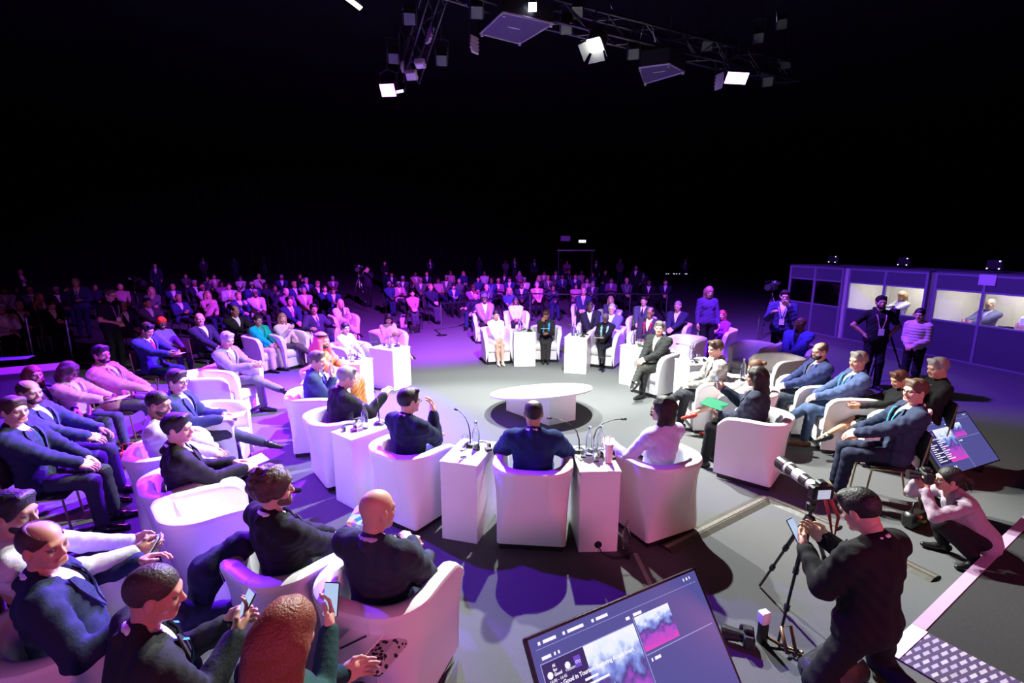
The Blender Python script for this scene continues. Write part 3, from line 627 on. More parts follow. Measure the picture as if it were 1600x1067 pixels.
def seath(key, label, px, py, clabel, tgt=None, dyaw=0, zh=1.15, ctype='tub', **kw):
    p = P(px, py, zh); t = tgt or TC; yaw = yaw_to((p.x, p.y, 0), (t[0], t[1], 0))+R(dyaw)
    if ctype == 'conf': kw.setdefault('seat', .54)
    if kw.get('fem') and py < 640: kw.setdefault('scale', .95)
    _, inf = person(label, None, yaw, aim=(px, py), **kw); INFO[key] = inf; c = inf['root']
    (tub if ctype == 'tub' else conf)(c.x, c.y, yaw, clabel); return inf
Q1, Q2, Q3 = .0095, .0115, .014
def ring(key, label, ang, r, clabel, dyaw=0, **kw):
    x, y = pol(ang, r); return seat(key, label, x, y, yaw_to((x, y, 0), TC)+R(dyaw), clabel, **kw)
ring('C', 'man in a bright navy jacket seen from behind, thinning dark hair, elbows spread', -95.5, 3.42, 'white tub armchair seen square from the back, under the man in the bright navy jacket', q=Q1, col=(.012, .028, .11), tcol=BLUE, arms='wide', head=(8, 4), hair='bald', hcol=DKH, skin=MS, lean=2, fat=1.05)
ring('L3', 'man in a dark navy suit with short black hair, hand held to his cheek', -116.5, 3.42, 'white tub armchair of the man with his hand to his cheek', q=Q1, col=(.012, .018, .045), tcol=NAVY, arms='faceR', head=(-18, 6), hair='short', hcol=DKH, skin=LS, lean=0, glasses=True, dyaw=-8)
ring('L2', 'grey-haired man in a black suit bending over the side table papers', -139, 3.36, 'white tub armchair of the grey-haired man beside the gooseneck microphone', q=Q1, col=(.014, .014, .017), tcol=BLK, arms='reach', head=(-10, 18), hair='short', hcol=GRH, skin=LS, lean=-10, legs='cross', dyaw=-4)
ring('L1', 'grey-fringed man in a blue suit, both hands raised before his face', -157, 3.42, 'white tub armchair of the man holding his hands before his face', q=Q2, col=(.035, .05, .12), tcol=CHAR, arms='chinR', head=(-22, 8), hair='short', hcol=(.10, .08, .07), skin=LS, lean=-6, dyaw=-8)
ring('R1', 'woman with a black bob and dark glasses in a lilac blouse, hand on the armrest', -75.5, 3.38, 'white tub armchair of the woman in the lilac blouse', q=Q1, fem=True, top='blouse', col=(.55, .52, .82), tcol=BLK, arms='restL', head=(42, 2), hair='bob', hcol=(.010, .008, .009), skin=LS, lean=4, glasses=True, legs='cross', dyaw=12)
seat('R2', 'woman in a dark navy jacket with long black hair holding a phone', 2.86, 5.62, R(50), 'white tub armchair seen from the side, under the woman holding a phone', q=Q1, fem=True, col=(.025, .028, .05), tcol=BLK, arms='phoneR', head=(14, 6), hair='long', hcol=(.014, .010, .009), skin=MS, lean=0, dy=.05)
seath('R3', 'brown-haired woman in a white blouse and light skirt, bare knees crossed, half hidden', 1180, 574, 'white tub armchair behind the woman with the phone', q=Q2, seat=.49, fem=True, top='dress', col=(.55, .52, .5), arms='lap', head=(0, 14), hair='bun', hcol=(.10, .04, .02), skin=LS, legs='cross', zh=1.1, shoe=mat('red_leather', (.5, .03, .02), .35, 0, .1, 20), dyaw=-10)
seath('K', 'dark-haired man in a light grey suit with open white shirt, legs crossed', 1118, 544, 'white tub armchair of the man in the light grey suit', q=Q2, col=(.20, .19, .18), tcol=CHAR, arms='lap', head=(10, 10), hair='short', hcol=BRH, skin=LS, legs='cross', lean=0)
seath('Ld', 'man in a charcoal suit and pale pink tie, greying hair, legs crossed', 1030, 512, 'white tub armchair of the man with the pale pink tie', q=Q2, col=(.022, .023, .024), tcol=(.03, .03, .028), arms='clasp', tie=(.62, .42, .38), head=(30, 2), hair='short', hcol=(.12, .10, .09), skin=LS, legs='cross', lean=2)
seath('M', 'woman with cropped hair in a black dress and pale green scarf, looking down', 946, 497, 'white tub armchair of the woman with the pale green scarf', q=Q2, fem=True, top='sweater', col=BLK, tcol=BLK, scarf=(.25, .55, .42), arms='hold', head=(0, 30), hair='crop', hcol=(.10, .08, .06), skin=DS, legs='cross', lean=2)
seath('N', 'woman in black with a turquoise scarf, resting her forehead on her hand', 853, 492, 'white tub armchair of the woman with the turquoise scarf', q=Q2, fem=True, top='sweater', col=(.018, .018, .02), tcol=(.03, .03, .032), scarf=(.05, .35, .50), arms='faceR', head=(-8, 24), hair='short', hcol=(.05, .02, .012), skin=(.30, .13, .08), legs='close', lean=-6)
seath('O', 'woman in a white dress and white pumps with dark hair, hands folded', 775, 492, 'white tub armchair of the woman in the white dress', q=Q2, fem=True, top='dress', col=(.8, .79, .76), arms='lap', head=(0, 8), hair='bun', hcol=DKH, skin=LS, legs='close', shoe=mat('white_leather', (.75, .72, .68), .4, 0, .05, 20), lean=2)
seath('kef', 'man in a red headcloth with black cord and a brown embroidered robe', 503, 532, 'white tub armchair of the man in the red headcloth', q=Q2, top='abaya', col=(.38, .15, .035), arms='clasp', head=(-10, 4), hair='scarf', hcol=(.62, .10, .16), skin=MS, beard=DKH, lean=4)
seath('hp', 'dark-haired woman in white wearing headphones and wide blue jeans', 540, 512, 'white tub armchair of the woman wearing headphones', q=Q2, fem=True, top='blouse', col=(.6, .6, .62), tcol=(.02, .04, .09), arms='lap', head=(-20, 6), hair='tail', hcol=DKH, skin=LS, headset=True, lean=2, legs='flatout')
seath('ww', 'woman in a white jacket and dress with black hair, leaning over her bare knees', 607, 498, 'white tub armchair at the end of the ring beside the entrance gap', q=Q2, fem=True, top='dress', col=(.8, .78, .76), arms='hold', head=(-30, 24), hair='bob', hcol=DKH, skin=LS, lean=-12, legs='cross', zh=1.1)
# ------------------------------------------------------------------ side tables of the inner ring with what stands on them
def rtable(ang, r, label, **k): x, y = pol(ang, r); return side_table(x, y, yaw_to((x, y, 0), TC), label, **k)
t = rtable(-128.5, 3.42, 'white side table between the grey-haired man and the man with his hand to his cheek')
mic(*tl(t, .04, .17), t.rotation_euler.z+R(60), 'gooseneck microphone on the table beside the grey-haired man'); bottle(*tl(t, .02, .0), 'glass bottle beside the grey-haired man, near his microphone'); dglass(*tl(t, -.07, .02), 'drinking glass beside the bottle at the elbow of the grey-haired man'); receiver(*tl(t, -.08, -.13), .6, 'black headphones on the table behind the grey-haired man')
flat('notepad', *tl(t, .0, .18), t.rotation_euler.z, .2, .15, PAPER, 'white papers beside the microphone of the grey-haired man', 'paper')
t = rtable(-106, 3.42, 'white side table left of the man in the bright navy jacket')
mic(*tl(t, -.03, .12), t.rotation_euler.z+R(48), 'gooseneck microphone reaching left from the table beside the man with his hand to his cheek'); dglass(*tl(t, -.07, .08), 'drinking glass in front of the microphone left of the bright navy jacket'); bottle(*tl(t, .05, .06), 'glass bottle on the table left of the bright navy jacket'); receiver(*tl(t, .11, .10), .4, 'black headphones on the table left of the bright navy jacket')
b = MB(); b.lathe([(.030, 0), (.030, .004), (.003, .008), (.003, .06), (.030, .075), (.034, .12), (.032, .12), (.027, .078)], 16); tag(sharp(b.obj('wine_glass', GLS, loc=tl(t, .0, -.15))), 'stemmed glass at the near edge of the table left of the bright navy jacket', 'glass')
t = side_table(.77, 4.36, R(2), 'white side table with a round cable port, right of the bright navy jacket', cable=True)
mic(*tl(t, -.12, .14), R(62), 'gooseneck microphone curving left behind the man in the bright navy jacket'); mic(*tl(t, .02, .18), R(-75), 'gooseneck microphone curving right towards the woman in the lilac blouse')
dglass(*tl(t, -.10, .02), 'drinking glass nearest the man in the bright navy jacket, right of him'); bottle(*tl(t, -.04, .06), 'glass bottle between the two microphones of the port table'); dglass(*tl(t, .03, .0), 'drinking glass in the middle of the table with the cable port'); bottle(*tl(t, .07, .08), 'clear bottle behind the pink tumbler'); dglass(*tl(t, .0, -.08), 'drinking glass at the near side of the table with the cable port'); receiver(*tl(t, .12, .04), .2, 'black headphones behind the pink tumbler')
o = empty('tumbler', tl(t, .11, -.10), 0, 'pale pink tumbler with a straw on the table beside the lilac blouse', 'tumbler'); mt = mat('pink_enamel', (.75, .42, .52), .3, 0, .05, 9)
b = MB(); b.lathe([(.030, 0), (.038, .17), (.034, .175)], 20); sharp(b.obj('body', mt, o)); b = MB(); b.tube([(0, 0, .17), (.004, 0, .25)], .004, 6); b.obj('straw', PAPER, o); b = MB(); b.lathe([(.039, .170), (.039, .18), (.01, .184)], 20); b.obj('lid', PAPER, o)
b = MB(); b.tube([(0, 0, 0), (.13, .03, 0)], .0045, 6); tag(b.obj('pen', BLACK, loc=tl(t, -.13, -.07, .793), rot=(0, 0, 1.8)), 'black pen on the table right of the bright navy jacket', 'pen')
bottle(1.04, 4.12, .0, 'glass bottle standing on the floor between the port table and the lilac blouse'); dglass(1.02, 4.0, .0, 'drinking glass on the floor in front of the floor bottle')
FT = []
for px, py, lab in ((820, 573, 'white side table between the women in the white dress and in the turquoise scarf'), (898, 584, 'white side table between the turquoise scarf and the pale green scarf'), (982, 603, 'white side table with a water bottle, right of the pale green scarf'), (1060, 634, 'white side table between the pale pink tie and the light grey suit'), (1128, 668, 'white side table in front of the man in the light grey suit')):
    p = P(px, py, 0); d = (TC-p).normalized(); q_ = p-Vector((d.x, d.y, 0))*.3; FT.append(side_table(q_.x, q_.y, yaw_to(q_, TC), lab, w=.5))
for i, (t, nm) in enumerate(zip(FT, ('women in the white dress and turquoise scarf', 'turquoise and the pale green scarf', 'pale green scarf and the pale pink tie', 'pale pink tie and the light grey suit', 'light grey suit and the phone holder'))):
    bottle(*tl(t, .1, .05), 'glass bottle on the table between the '+nm); dglass(*tl(t, .02, -.02), 'drinking glass on the table between the '+nm); mic(*tl(t, -.12, .12), t.rotation_euler.z+R((40, -50)[i % 2]), 'gooseneck microphone on the table between the '+nm); receiver(*tl(t, -.1, -.12), i, 'black headphones on the table between the '+nm)
for ang, lab, nm in ((171, 'white side table between the red headcloth and the headphone wearer', 'red headcloth'), (150, 'long white side table beside the woman leaning over her knees', 'woman leaning over her knees'), (-169, 'white side table between the blue suit with raised hands and the red headcloth', 'raised hands')):
    t = rtable(ang, 3.35, lab, w=.5, d=.62)
    bottle(*tl(t, .1, .1), 'glass bottle on the table beside the '+nm); dglass(*tl(t, .02, .02), 'drinking glass on the table beside the '+nm); mic(*tl(t, -.1, .1), t.rotation_euler.z+.5, 'gooseneck microphone on the table beside the '+nm); receiver(*tl(t, -.06, -.15), 1, 'black headphones on the table beside the '+nm)
# ------------------------------------------------------------------ centre table: a round top leaning back on a square pedestal
o = empty('centre_table', (.62, 8.05, 0), 0, 'white round-topped low table alone in the middle of the ring', 'table')
c_ = [P(791, 641), P(857, 665), P(899, 656)]; c_.append(c_[0]+c_[2]-c_[1]); c_ = [(p.x-.62, p.y-8.05) for p in c_]
b = MB(); n_ = 4; zt = [.40, .46, .38, .28]; V = [(x, y, 0) for x, y in c_]+[(x, y, z) for (x, y), z in zip(c_, (.36, .43, .40, .28))]
b.add(V, [(3, 2, 1, 0), (4, 5, 6, 7), (0, 1, 5, 4), (1, 2, 6, 5), (2, 3, 7, 6), (3, 0, 4, 7)]); b.obj('pedestal', WTAB, o)
b = MB(); b.lathe([(.83, 0), (.84, .012), (.84, .03), (.83, .04)], 72); tp = sharp(b.obj('tabletop', WTAB, o)); tp.location = (-.14, -.14, .345); tp.rotation_euler = (R(-9.5), R(-4.5), 0)
b = MB(); pts = [(-.30, -.02), (-.15, -.06), (.0, -.02), (.16, .06), (.13, .07), (.30, .10), (.12, .13), (.13, .10), (-.02, .03), (-.14, -.02), (-.28, .01)]; b.prism(pts, .042, .044); lg = b.obj('emblem', mat('grey_print', (.45, .40, .48), .5, 0, .05, 9), o); lg.location = tp.location; lg.rotation_euler = tp.rotation_euler
# ================================================================== outer seats
seath('bald', 'bald man in a dark slate suit with his arms folded, nearest the camera', 590, 795, 'white tub armchair nearest the camera, under the bald man in the slate suit', q=Q1, col=(.028, .034, .052), tcol=(.035, .045, .05), shirt=(.5, .4, .6), arms='cross', head=(-26, 10), hair=None, skin=(.58, .32, .24), legs='cross', lean=6, tgt=(1.0, 8, 0), fat=1.1, zh=1.17)
seath('curly', 'man with curly brown hair and glasses in a black jacket, legs crossed', 428, 762, 'white tub armchair of the curly-haired man', q=Q1, col=(.012, .012, .014), tcol=(.03, .03, .03), arms='lap', head=(-30, 2), hair='curly', hcol=(.06, .03, .02), skin=(.60, .34, .25), legs='cross', lean=6, glasses=True, dyaw=-10, beard=(.10, .06, .05), tgt=(.8, 8, 0))
x, y = P(337, 790, .7).xy; tub(x, y, yaw_to((x, y, 0), TC)+R(-12), 'empty white tub armchair left of the curly-haired man')
seath('m275', 'man with wavy black hair in a black suit, notepad on his knees', 278, 668, 'white tub armchair of the man with the notepad on his knees', q=Q1, col=(.016, .014, .014), tcol=BLK, arms='write', head=(-32, 4), hair='short', hcol=DKH, skin=LS, lean=4, dyaw=-6, legs='cross')
seath('m245', 'man with cropped dark hair and stubble in a pale lilac jacket', 248, 630, 'white tub armchair of the man in the pale lilac jacket', q=Q1, col=(.50, .44, .58), tcol=GREY, arms='lap', head=(-24, 12), hair='crop', hcol=DKH, skin=MS, beard=(.06, .03, .03), lean=6, dyaw=-8)
seath('m275b', 'man in thin glasses and a navy suit holding white papers, legs crossed', 277, 594, 'white tub armchair of the man in thin glasses and a navy suit', q=Q1, col=(.03, .04, .10), tcol=(.05, .055, .075), arms='write', head=(-22, 8), hair='short', hcol=(.03, .015, .02), skin=(.62, .40, .36), lean=4, glasses=True, legs='cross', dyaw=-12, tie=(.2, .24, .3))
x, y = P(350, 612, .5).xy; tub(x-.25, y+.05, yaw_to((x, y, 0), TC)+R(20), 'empty white tub armchair below the grey-haired man in tweed')
x, y = P(318, 690, .4).xy; tub(x+.1, y+.1, yaw_to((x, y, 0), TC)+R(-14), 'empty white tub armchair beside the black suit with the notepad')
seath('g355', 'grey-haired person in a grey tweed jacket and scarf, legs crossed', 355, 530, 'white tub armchair of the grey-haired person in tweed', q=Q2, col=(.20, .19, .22), tcol=(.14, .14, .16), arms='hold', head=(-14, 18), hair='short', hcol=(.35, .33, .33), skin=LS, lean=2, legs='cross')
seath('green', 'woman in a bright green jacket and cream trousers with tied dark hair', 403, 500, 'white tub armchair of the woman in the green jacket', q=Q2, fem=True, col=(.0, .42, .24), tcol=(.60, .50, .42), arms='lap', head=(-10, 2), hair='bun', hcol=DKH, skin=MS, shirt=(.05, .3, .2))
seath('cream', 'light-brown-haired woman in a cream sweater with her hand at her mouth', 441, 497, 'white tub armchair of the woman in the cream sweater', q=Q2, fem=True, top='sweater', col=(.56, .48, .46), tcol=(.10, .08, .09), arms='chinR', head=(-16, 8), hair='long', hcol=(.28, .15, .08), skin=LS, legs='cross')
seath('m485', 'broad man in an open navy suit with short black hair', 490, 482, 'white tub armchair of the broad man in the open navy suit', q=Q3, col=(.03, .03, .06), tcol=NAVY, arms='rest', head=(-14, 6), hair='short', hcol=DKH, skin=MS, tie=(.1, .1, .2), fat=1.2)
seath('wj', 'blonde woman in a white jacket leaning her chin on her hand', 532, 474, 'white tub armchair of the blonde woman in the white jacket', q=Q3, fem=True, col=(.75, .68, .66), tcol=(.6, .55, .55), arms='chinL', head=(-12, 14), hair='bob', hcol=(.50, .33, .20), skin=LS, shirt=(.03, .03, .04), legs='cross')
seath('m450', 'man in a dark suit and violet tie seated behind the cream sweater', 452, 470, 'dark chair of the man with the violet tie', ctype='conf', q=Q3, col=NAVY, tcol=NAVY, tie=(.3, .15, .6), arms='clasp', hair='short', hcol=DKH, skin=MS)
seath('pink', 'woman with wavy dark hair and glasses in a pale pink jacket, papers on her lap', 108, 580, 'dark chair of the woman in the pale pink jacket', ctype='conf', q=Q1, fem=True, col=(.72, .45, .58), tcol=(.05, .05, .08), arms='hold', head=(-6, 20), hair='wavy', hcol=(.05, .02, .04), skin=BS, lanyard=(.1, .5, .5), glasses=True, zh=1.2, dyaw=-14)
seath('p155', 'stout bearded man in a tan jacket with a green lanyard, hands clasped', 158, 553, 'dark chair of the stout bearded man in tan', ctype='conf', q=Q2, col=(.46, .27, .26), tcol=GREY, arms='clasp', head=(-20, 4), hair='short', hcol=DKH, skin=MS, beard=DKH, lanyard=(.1, .4, .35), fat=1.3, zh=1.22, lean=14)
seath('blue', 'man in a navy suit with a bright red tie looking down at a phone', 230, 515, 'dark chair of the man with the red tie', ctype='conf', q=Q2, col=(.025, .035, .12), tcol=NAVY, tie=(.6, .02, .05), arms='hold', head=(0, 26), hair='short', hcol=DKH, skin=MS, zh=1.22)
seath('turb', 'woman in a bright red turban and a patterned grey blouse', 253, 505, 'dark chair of the woman in the red turban', ctype='conf', q=Q2, fem=True, top='blouse', col=(.14, .11, .20), tcol=(.06, .05, .1), arms='lap', head=(-30, 0), hair='turban', hcol=(.65, .05, .02), skin=DS, glasses=True, zh=1.2)
seath('b310', 'bald man in a black suit leaning back with his hands in his lap', 312, 498, 'dark chair of the bald man in the black suit', ctype='conf', q=Q2, col=(.014, .014, .018), tcol=BLK, arms='lap', head=(-24, 0), hair=None, skin=MS, zh=1.2, lean=14)
seath('m365', 'man in a black suit and open white shirt seated behind the green jacket', 367, 485, 'dark chair behind the woman in the green jacket', ctype='conf', q=Q2, col=(.014, .012, .02), tcol=BLK, arms='hold', head=(0, 12), hair='bald', hcol=DKH, skin=MS, zh=1.2)
# left foreground rows
seath('l1', 'man in a navy suit with a striped dark green tie at the left edge', 22, 640, 'dark chair of the man with the striped green tie', ctype='conf', q=Q1, col=(.022, .026, .055), tcol=(.05, .05, .07), tie=(.015, .05, .045), arms='lap', head=(-30, 4), hair='short', hcol=BRH, skin=LS, zh=1.22, dyaw=-14, lean=10)
seath('l2', 'man in a blue suit with a receding hairline, hands open on his knee', 46, 612, 'dark chair of the man with open hands in the blue suit', ctype='conf', q=Q1, col=(.04, .045, .15), tcol=(.05, .05, .09), arms='knee', head=(-24, 4), hair='bald', hcol=BRH, skin=LS, beard=(.08, .04, .03), zh=1.24, dyaw=-12, lean=12)
seath('l3', 'woman with long reddish hair and a white scarf in a dark dress', 52, 585, 'dark chair of the woman with long reddish hair', ctype='conf', q=Q1, fem=True, top='sweater', col=(.02, .018, .04), tcol=(.02, .02, .04), scarf=(.65, .5, .55), arms='lap', head=(-18, 0), hair='long', hcol=(.22, .06, .05), skin=LS, zh=1.22, dyaw=-16)
seath('beard', 'young man with a full black beard in a white shirt holding a phone', 22, 800, 'dark chair of the young bearded man', ctype='conf', q=Q1, top='shirt', col=(.55, .55, .58), tcol=BLK, arms='hold', head=(-34, 6), hair='short', hcol=(.01, .008, .01), skin=MS, beard=(.008, .006, .006), zh=1.2, dyaw=-16)
seath('m60', 'heavy man in a dark blue suit, leg crossed high, brown receding hair', 68, 850, 'white tub armchair of the heavy man at the lower left', ctype='tub', q=Q1, col=(.018, .024, .06), tcol=(.05, .06, .11), arms='rest', head=(-42, 4), hair='bald', hcol=(.06, .02, .02), skin=(.58, .28, .2), legs='cross', zh=1.2, dyaw=-24, fat=1.2, lean=6)
seath('m240', 'man in a charcoal suit seen from behind typing on a phone, close-cropped hair', 243, 925, 'dark chair of the man typing on a phone', ctype='conf', q=Q1, col=(.022, .023, .027), tcol=GREY, arms='text', head=(-24, 14), hair='crop', hcol=(.05, .03, .03), skin=(.55, .27, .2), zh=1.24, dyaw=-22, lean=-6, lanyard=(.05, .3, .3))
seath('w455', 'woman with very long auburn hair in a dark green jacket holding up a phone', 452, 985, 'dark chair of the woman with very long auburn hair', ctype='conf', q=Q1, fem=True, top='sweater', col=(.012, .045, .042), tcol=(.08, .08, .09), arms='phoneC', head=(0, 14), hair='verylong', hcol=(.20, .055, .03), skin=LS, zh=1.16, dyaw=-18, lean=-2)
# right side
seath('r1245', 'bald man in a bright blue blazer with clasped hands, looking sideways', 1250, 505, 'white tub armchair of the man in the bright blue blazer', q=Q2, col=(.05, .06, .32), tcol=(.10, .10, .14), shirt=(.012, .012, .014), arms='clasp', head=(-55, 2), hair=None, skin=DS, fat=1.15, dyaw=18)
seath('r1280', 'balding man with a black beard and microphone headset in a navy suit', 1281, 548, 'white tub armchair of the man with the microphone headset', q=Q2, col=(.03, .04, .13), tcol=(.035, .045, .07), shirt=(.65, .58, .58), arms='clasp', head=(14, 10), hair='bald', hcol=(.08, .06, .05), skin=LS, beard=DKH, legs='cross', tie=(.10, .08, .10), fat=1.1, glasses=True)
seath('r1340', 'grey-haired man in a mid-blue suit with a teal lanyard, legs crossed', 1341, 563, 'white tub armchair of the man in the mid-blue suit', q=Q2, col=(.07, .10, .22), tcol=(.06, .09, .18), arms='clasp', head=(22, 4), hair='short', hcol=(.24, .22, .20), skin=LS, legs='cross', lanyard=(.02, .35, .42), shoe=BSHOE, fat=1.1)
seath('w1400', 'woman in a black dress with white beads and bare crossed legs, reading a phone', 1405, 592, 'white tub armchair of the woman in the black dress', q=Q1, fem=True, top='dress', col=(.010, .010, .011), arms='hold', head=(14, 22), hair='short', hcol=(.10, .04, .02), skin=(.62, .33, .20), legs='cross', dyaw=8)
seath('m1430', 'man in black glasses and a navy suit on a black chair with clasped hands', 1430, 610, 'black chair with a brass-coloured frame under the man in black glasses', ctype='conf', q=Q1, col=(.028, .036, .075), tcol=(.025, .03, .06), arms='clasp', head=(24, 2), hair='short', hcol=(.10, .055, .035), skin=(.66, .38, .28), glasses=True, lanyard=(.02, .32, .42), zh=1.2, lean=10, shoe=mat('tan_leather', (.30, .22, .12), .4, 0, .1, 20), dyaw=14)
seath('m1460', 'grey-haired man in black resting his mouth on his hand', 1465, 574, 'dark chair of the grey-haired man in black', ctype='conf', q=Q2, top='sweater', col=(.010, .010, .012), tcol=BLK, arms='chinR', head=(12, 14), hair='short', hcol=(.30, .28, .28), skin=LS, zh=1.2, lanyard=(.3, .2, .5))
seath('w1130', 'woman with long reddish hair in a purple dress, arms folded', 1128, 492, 'white tub armchair of the woman in the purple dress', q=Q2, fem=True, top='blouse', col=(.20, .03, .34), tcol=(.25, .06, .4), arms='cross', head=(10, 6), hair='long', hcol=(.30, .06, .06), skin=LS)
for px, py, lab, dy_ in ((1072, 530, 'empty white tub armchair left of the woman in purple', 0), (1178, 540, 'empty white tub armchair right of the woman in purple', 6), (1215, 560, 'empty white tub armchair in front of the bright blue blazer', 0)):
    p = P(px, py, .75); tub(p.x, p.y, yaw_to(p, TC)+R(dy_), lab)
for px, py, lab, kw in ((757, 466, 'man in a flat cap and grey coat behind the white dress', dict(col=(.16, .14, .18), hair='cap', hcol=(.08, .07, .10), skin=DS, glasses=True)),
                        (806, 470, 'woman in a dark waistcoat over white sleeves behind the first side table', dict(fem=True, top='blouse', col=(.6, .57, .6), hair='long', hcol=DKH, skin=DS)),
                        (912, 455, 'tall man in a navy suit and lilac tie behind the rope-side seats', dict(col=(.03, .03, .09), tie=(.35, .25, .5), hair='bald', hcol=GRH, skin=LS)),
                        (922, 478, 'man with cropped hair in a black suit leaning aside behind the pale green scarf', dict(col=(.014, .014, .02), hair='crop', hcol=DKH, skin=DS, head=(20, 14), side=10, shirt=WSH)),
                        (954, 468, 'woman with long fair hair seated behind the bright violet-blue jacket', dict(fem=True, top='blouse', col=(.05, .04, .08), hair='long', hcol=BLH, skin=LS)),
                        (956, 482, 'grey-haired man in a violet-blue jacket behind the pale green scarf', dict(col=(.10, .09, .38), hair='crop', hcol=GRH, skin=LS, glasses=True, fat=1.15)),
                        (1006, 470, 'man in a grey suit and thin black tie behind the burgundy scarf', dict(col=(.06, .06, .09), tie=(.01, .01, .02), hair='short', hcol=DKH, skin=LS)),
                        (1016, 488, 'man in glasses with a burgundy scarf over his suit', dict(col=(.03, .02, .04), scarf=(.30, .02, .05), hair='bald', hcol=DKH, skin=BS, glasses=True)),
                        (1059, 478, 'man in a dark suit with a pale shirt seated alone by the rope post', dict(col=(.02, .02, .05), hair='crop', hcol=GRH, skin=LS, arms='clasp', head=(0, 14)))):
    kw.setdefault('arms', 'lap'); seath('b', label=lab, px=px, py=py, clabel='white tub armchair under the '+lab.split(' behind')[0].split(' seated')[0], q=Q3, zh=1.18, tcol=BLK, **kw)
# ================================================================== held and lying things near the front
def phone(info, n, label, cat='phone', off=(0, 0, .0), light=(.5, .65, .95)):
    J = info; p = J['wr'+n]+(J['wr'+n]-J['el'+n]).normalized()*.10+Vector(off); root = empty('phone', p, 0, label, cat)
    d = (J['Ho']+Vector((0, 0, .1))-p).normalized(); root.rotation_euler = d.to_track_quat('Z', 'Y').to_euler()
    b = MB(); b.box((-.037, -.077, -.005), (.037, .077, .004), .004); b.obj('case', BLACK, root)
    m = mat('phone_screen', (.02, .02, .03), .15, 0, .1, 5, emit=light, es=.9); b = MB(); b.box((-.033, -.072, .004), (.033, .072, .005)); b.obj('screen', m, root); return root
phone(INFO['w455'], 'R', 'phone held up by the woman with very long auburn hair', off=(0, 0, .04))
phone(INFO['m240'], 'R', 'phone in the hands of the man typing, seen from behind', off=(-.02, .02, .03))
phone(INFO['beard'], 'R', 'phone held low by the young bearded man')
phone(INFO['R2'], 'R', 'phone held by the woman in the dark navy jacket with long black hair', off=(0, 0, .03))
phone(INFO['w1400'], 'R', 'phone read by the woman in the black dress')
def papers(key, n, label, w=.21, d=.29, off=(0, 0, -.01), name='papers', tilt=.15):
    J = INFO[key]; p = (J['wrR']+J['wrL'])/2; dv = (J['knR']+J['knL'])/2-J['Ho']; y = math.atan2(-dv.x, dv.y); p = p+Vector((-math.sin(y)*.10, math.cos(y)*.10, 0))+Vector(off)
    return flat(name, p.x, p.y, p.z, y, w, d, PAPER, label, 'paper', tilt, .006)
papers('m275', 0, 'open white notepad on the knees of the man in the black suit')
papers('m275b', 0, 'white papers on the knee of the man in thin glasses')
papers('pink', 0, 'white papers on the lap of the woman in the pale pink jacket')
papers('blue', 0, 'white sheet held by the man with the red tie', .15, .2)
papers('M', 0, 'white folder on the lap of the woman with the pale green scarf', .2, .14)
papers('N', 0, 'blue folder on the lap of the woman with the turquoise scarf', .2, .14)
t = papers('R2', 0, 'dark green folder across the lap of the woman holding a phone', .34, .26, (0, 0, -.04), 'folder'); t.data.materials[0] = mat('green_card', (.01, .14, .07), .6, 0, .1, 20)
p = P(556, 1008, .66); o = flat('notebook', p.x, p.y, p.z, -.5, .19, .27, PAPER, 'white notebook with a pen on the lap of the auburn-haired woman', 'notebook', .1, .012)
b = MB(); b.tube([(-.05, -.06, .012), (.02, .06, .012)], .006, 8); b.obj('pen', mat('blue_enamel', (.02, .02, .07), .3, 0, .1, 9), o)
b = MB(); b.box((-.17, -.14, -.09), (.17, .14, .0), .04)
def wave_mat(name, a, c, sc, kind='CHECKER'):
    m = mat(name, a, .7); nt = m.node_tree; bs = nt.nodes['Principled BSDF']; tc = nt.nodes.new('ShaderNodeTexCoord'); k = nt.nodes.new('ShaderNodeTexVoronoi' if kind == 'V' else 'ShaderNodeTexBrick')
    mx = nt.nodes.new('ShaderNodeMixRGB'); mx.inputs[1].default_value = (*a, 1); mx.inputs[2].default_value = (*c, 1); k.inputs['Scale'].default_value = sc
    nt.links.new(tc.outputs['Object'], k.inputs['Vector'])
    if kind == 'V':
        r = nt.nodes.new('ShaderNodeMath'); r.operation = 'GREATER_THAN'; r.inputs[1].default_value = .42; nt.links.new(k.outputs['Distance'], r.inputs[0]); nt.links.new(r.outputs[0], mx.inputs[0])
    else: nt.links.new(k.outputs['Fac'], mx.inputs[0])
    nt.links.new(mx.outputs[0], bs.inputs['Base Color']); return m
J = INFO['w455']; p = (J['knR']+J['knL'])/2
tag(b.obj('handbag', wave_mat('leaf_pattern', (.015, .015, .02), (.5, .5, .52), 38, 'V'), loc=P(578, 1000, .64), rot=(0, 0, -.4)), 'black and white patterned bag on the lap beneath the white notebook', 'bag')
J = INFO['curly']; p = (J['wrR']+J['wrL'])/2
m = mat('floral_print', (.05, .2, .3), .7); nt = m.node_tree; v = nt.nodes.new('ShaderNodeTexVoronoi'); v.inputs['Scale'].default_value = 22; tc = nt.nodes.new('ShaderNodeTexCoord'); nt.links.new(tc.outputs['Object'], v.inputs['Vector']); nt.links.new(v.outputs['Color'], nt.nodes['Principled BSDF'].inputs['Base Color'])
b = MB(); b.box((-.13, -.09, -.02), (.13, .09, .03), .02); tag(b.obj('pouch', m, loc=(p.x+.16, p.y+.2, p.z+.03), rot=(.5, .1, -.3)), 'colourful patterned pouch on the lap of the curly-haired man', 'bag')
